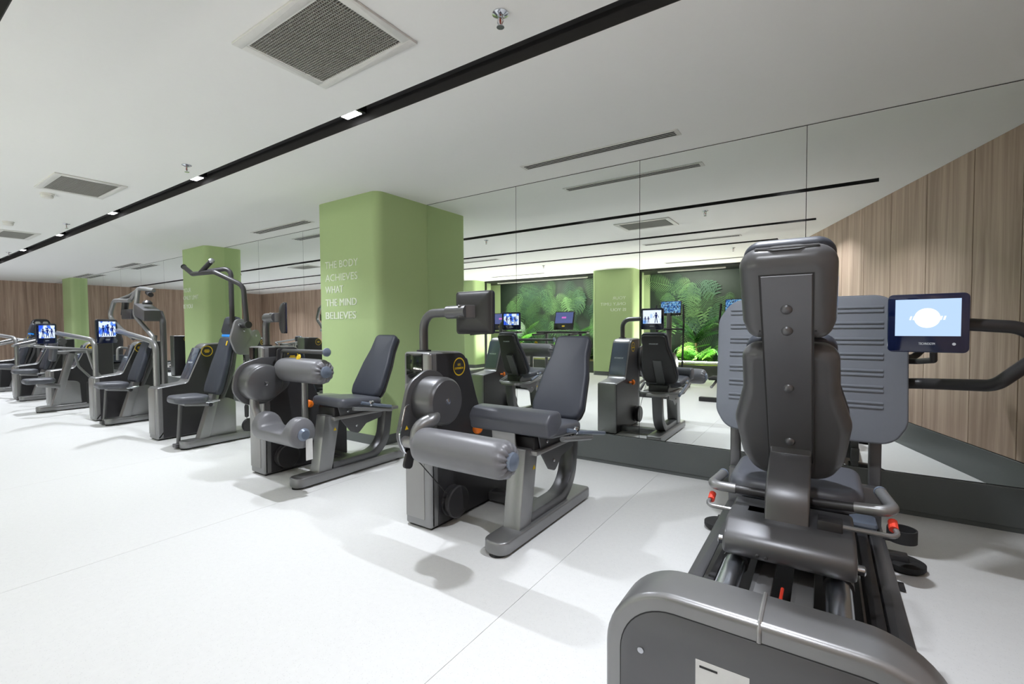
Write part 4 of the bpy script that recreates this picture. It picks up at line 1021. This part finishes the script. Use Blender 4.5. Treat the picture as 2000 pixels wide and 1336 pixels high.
def row_machine(bc, xt, y0, lab):
    t = Thing('row_machine', (bc-.3, y0+.4, 0), lab, 'gym machine')
    tower(t, xt, xt+.22, 1.90, True, zl=.60, zh=1.0, badge_at=(2.40, .91, .055))
    beam(t, bc-.07, bc+.07, y0, y0+.85)
    t.part('cross_bar', G().box(xt+.2, bc-.06, y0+.40, y0+.50, .02, .08, .006), 'graphite_dark')
    t.part('chest_post', G().prism(rp([(y0+.16, .08), (y0+.25, .08), (y0+.45, .88, .02), (y0+.37, .88, .02)]), bc-.045, bc+.045, FX(), .008, 2), 'graphite')
    t.part('gusset', G().prism(rp([(y0+.24, .085), (y0+.50, .085), (y0+.48, .42, .06), (y0+.32, .44, .02)]), bc-.03, bc+.03, FX(), .006, 2), 'graphite')
    t.part('top_bar', G().box(bc-.045, bc+.045, y0+.22, y0+.62, .84, .89, .01), 'graphite')
    t.part('seat_arm', G().prism(rp([(y0+.02, .38, .02), (y0+.26, .33, .02), (y0+.26, .40, .02), (y0+.02, .43, .01)]), bc-.05, bc+.05, FX(), .006, 2), 'graphite')
    cushion(t, 'seat', rp([(-.14, 0, .06), (.14, 0, .06), (.17, .32, .07), (-.17, .32, .07)], 6), (Vector((bc, y0-.12, .50)), UX, UY, UZ), .075, .03, 'vinyl')
    cushion(t, 'chest_pad', rp([(-.10, 0, .04), (.10, 0, .04), (.12, .30, .05), (-.12, .30, .05)], 6), (Vector((bc, y0+.16, .74)), UX, Vector((0, .1, 1)).normalized(), UX.cross(Vector((0, .1, 1)).normalized())), .06, .025, 'vinyl')
    for s in (-1, 1):
        t.part('row_arm', G().tube([(bc+s*.10, y0+.62, .86), (bc+s*.34, y0+.55, .90, .08), (bc+s*.34, y0+.05, .96, .03), (bc+s*.24, y0+.0, .97)], .018), 'graphite')
        t.part('drop_arm', G().tube([(bc+s*.34, y0+.50, .90), (bc+s*.36, y0+.56, .62, .1), (bc+s*.30, y0+.75, .35)], .018), 'graphite')
    t.part('stack_frame', G().tube([(bc+.10, y0+.55, .08), (bc+.10, y0+.55, .40, .02), (bc+.10, y0+.78, .42, .02), (bc+.10, y0+.78, .08)], .012), 'rubber')
row_machine(-9.42, -10.10, 1.66, 'row machine with an upright chest pad on a slanted post')

def recliner(x, y, lab):
    """black high-backed simulator seat with two belt holes"""
    t = Thing('racing_seat', (x, y, 0), lab, 'chair')
    F = (Vector((x, y, .45)), Vector((-.2, .98, 0)).normalized(), Vector((-.15, 0, 1)).normalized(), Vector((.97, .2, .14)).normalized())
    t.part('base', G().box(x-.3, x+.35, y-.25, y+.25, .0, .28, .03), 'black_plastic')
    t.part('seat', G().prism(rrect(-.25, .25, -.2, .0, .05), -.05, .45, F, .04, 3), 'vinyl_dark')
    bk = t.part('backrest', G().prism(rp([(-.25, 0, .05), (.25, 0, .05), (.29, .45, .1), (.22, .85, .12), (.15, 1.05, .1), (-.15, 1.05, .1), (-.22, .85, .12), (-.29, .45, .1)], 6), -.10, 0, F, .04, 4), 'black_plastic', smooth=50)
    for s in (-1, 1): t.part('belt_hole', G().prism(rrect(s*.075-.05, s*.075+.05, .90, .98, .03), -.02, .004, F, .003, 1), 'grille_grey', bk)
recliner(-16.6, 3.12, 'black racing style seat by the far wooden wall')

# ================================================================== CARDIO MACHINES (seen in the mirror)
def treadmill(xc, y, lab, disp):
    t = Thing('treadmill', (xc, y+.8, 0), lab, 'treadmill', 'treadmills facing the planted recess')
    t.part('deck', G().box(xc-.42, xc+.42, y-.25, y+1.65, .05, .19, .02), 'graphite_dark')
    t.part('belt', G().box(xc-.26, xc+.26, y+.05, y+1.6, .185, .196, .004), 'rubber')
    for s in (-1, 1):
        t.part('side_step', G().box(xc+s*.35-.07, xc+s*.35+.07, y+.05, y+1.6, .188, .205, .005), 'silver_panel')
        t.part('upright', G().tube([(xc+s*.44, y-.05, .06), (xc+s*.42, y-.02, 1.06)], .035), 'graphite_dark')
        t.part('hand_rail', G().tube([(xc+s*.42, y-.02, 1.05), (xc+s*.44, y+.55, 1.03)], .022), 'rubber')
        t.part('foot', G().box(xc+s*.36-.05, xc+s*.36+.05, y-.2, y+1.6, 0, .06), 'rubber', smooth=0)
    t.part('motor_hood', G().prism(rp([(y-.30, .05, .03), (y+.05, .05, .01), (y+.05, .20, .03), (y-.10, .27, .05), (y-.28, .22, .05)]), xc-.42, xc+.42, FX(), .02, 3), 'black_plastic')
    t.part('console_tray', G().box(xc-.62, xc+.62, y-.06, y+.10, 1.05, 1.10, .015), 'black_plastic')
    V = Vector((0, -.25, 1)).normalized(); U = -UX; N = U.cross(V); O = Vector((xc, y-.01, 1.13))
    c = t.part('console', G().prism(rrect(-.24, .24, 0, .42, .02), -.03, 0, (O, U, V, N), .006, 2), 'black_gloss')
    t.part('display', G().prism([(-.215, .15), (.215, .15), (.215, .40), (-.215, .40)], 0, .002, (O, U, V, N)), disp, c, smooth=0)
    t.part('display_mark', G().prism(rrect(-.05, .06, .26, .30, .01), .002, .003, (O, U, V, N)), 'screen_pink', c, smooth=0)
    t.part('console_knob', G().prism(rrect(-.035, .035, .07, .10, .01), 0, .006, (O, U, V, N), .002, 1), 'yellow_print', c)
treadmill(-4.78, -1.5, 'treadmill with a violet display before the lettered pier', 'screen_violet')
treadmill(-6.5, -1.5, 'treadmill in the middle of the longer planted recess', 'screen_violet')
def cross_trainer(xc, y, lab, rail=True):
    t = Thing('cross_trainer', (xc, y+.6, 0), lab, 'cross trainer', 'cross trainers facing the planted recess')
    t.part('base', G().box(xc-.08, xc+.08, y-.3, y+1.4, .03, .12, .02), 'graphite_dark')
    t.part('rear_foot', G().box(xc-.34, xc+.34, y+1.3, y+1.4, .0, .07, .01), 'black_plastic')
    t.part('front_foot', G().box(xc-.30, xc+.30, y-.32, y-.22, .0, .07, .01), 'black_plastic')
    t.part('drive_cover', G().prism(rp([(y-.25, .1, .05), (y+.45, .1, .05), (y+.40, .50, .15), (y+.05, .72, .15), (y-.22, .55, .12)]), xc-.10, xc+.10, FX(), .03, 3), 'black_plastic')
    t.part('mast', G().tube([(xc-.03, y+.0, .55), (xc-.03, y-.02, 1.45)], .05), 'graphite_dark')
    for s in (-1, 1):
        t.part('swing_arm', G().tube([(xc+s*.24, y+.08, .35), (xc+s*.24, y+.0, 1.0, .1), (xc+s*.27, y+.10, 1.25, .08), (xc+s*.25, y+.06, 1.60)], .018), 'rubber')
        t.part('pedal_arm', G().tube([(xc+s*.20, y+.08, .35), (xc+s*.18, y+1.25, .22)], .022), 'graphite')
        t.part('pedal', G().box(xc+s*.2-.08, xc+s*.2+.08, y+.65, y+1.02, .30, .35, .02), 'rubber')
    t.part('fixed_bar', G().tube([(xc-.24, y+.06, 1.14), (xc+.26, y+.06, 1.14)], .018), 'rubber')
    V = Vector((0, -.2, 1)).normalized(); U = -UX; N = U.cross(V); O = Vector((xc, y+.02, 1.40))
    c = t.part('console', G().prism(rrect(-.20, .20, 0, .29, .02), -.03, 0, (O, U, V, N), .006, 2), 'black_gloss')
    t.part('display', G().prism([(-.185, .05), (.185, .05), (.185, .275), (-.185, .275)], 0, .002, (O, U, V, N)), 'screen_tiles', c, smooth=0)
cross_trainer(-2.45, -1.5, 'cross trainer before the slim palm of the recess')
cross_trainer(-1.30, -1.55, 'cross trainer closest to the oblique wooden wall')
cross_trainer(-16.4, .3, 'cross trainer by the far wooden wall, beside the rear corner')
cross_trainer(-15.4, .9, 'cross trainer standing in the open at the far end')
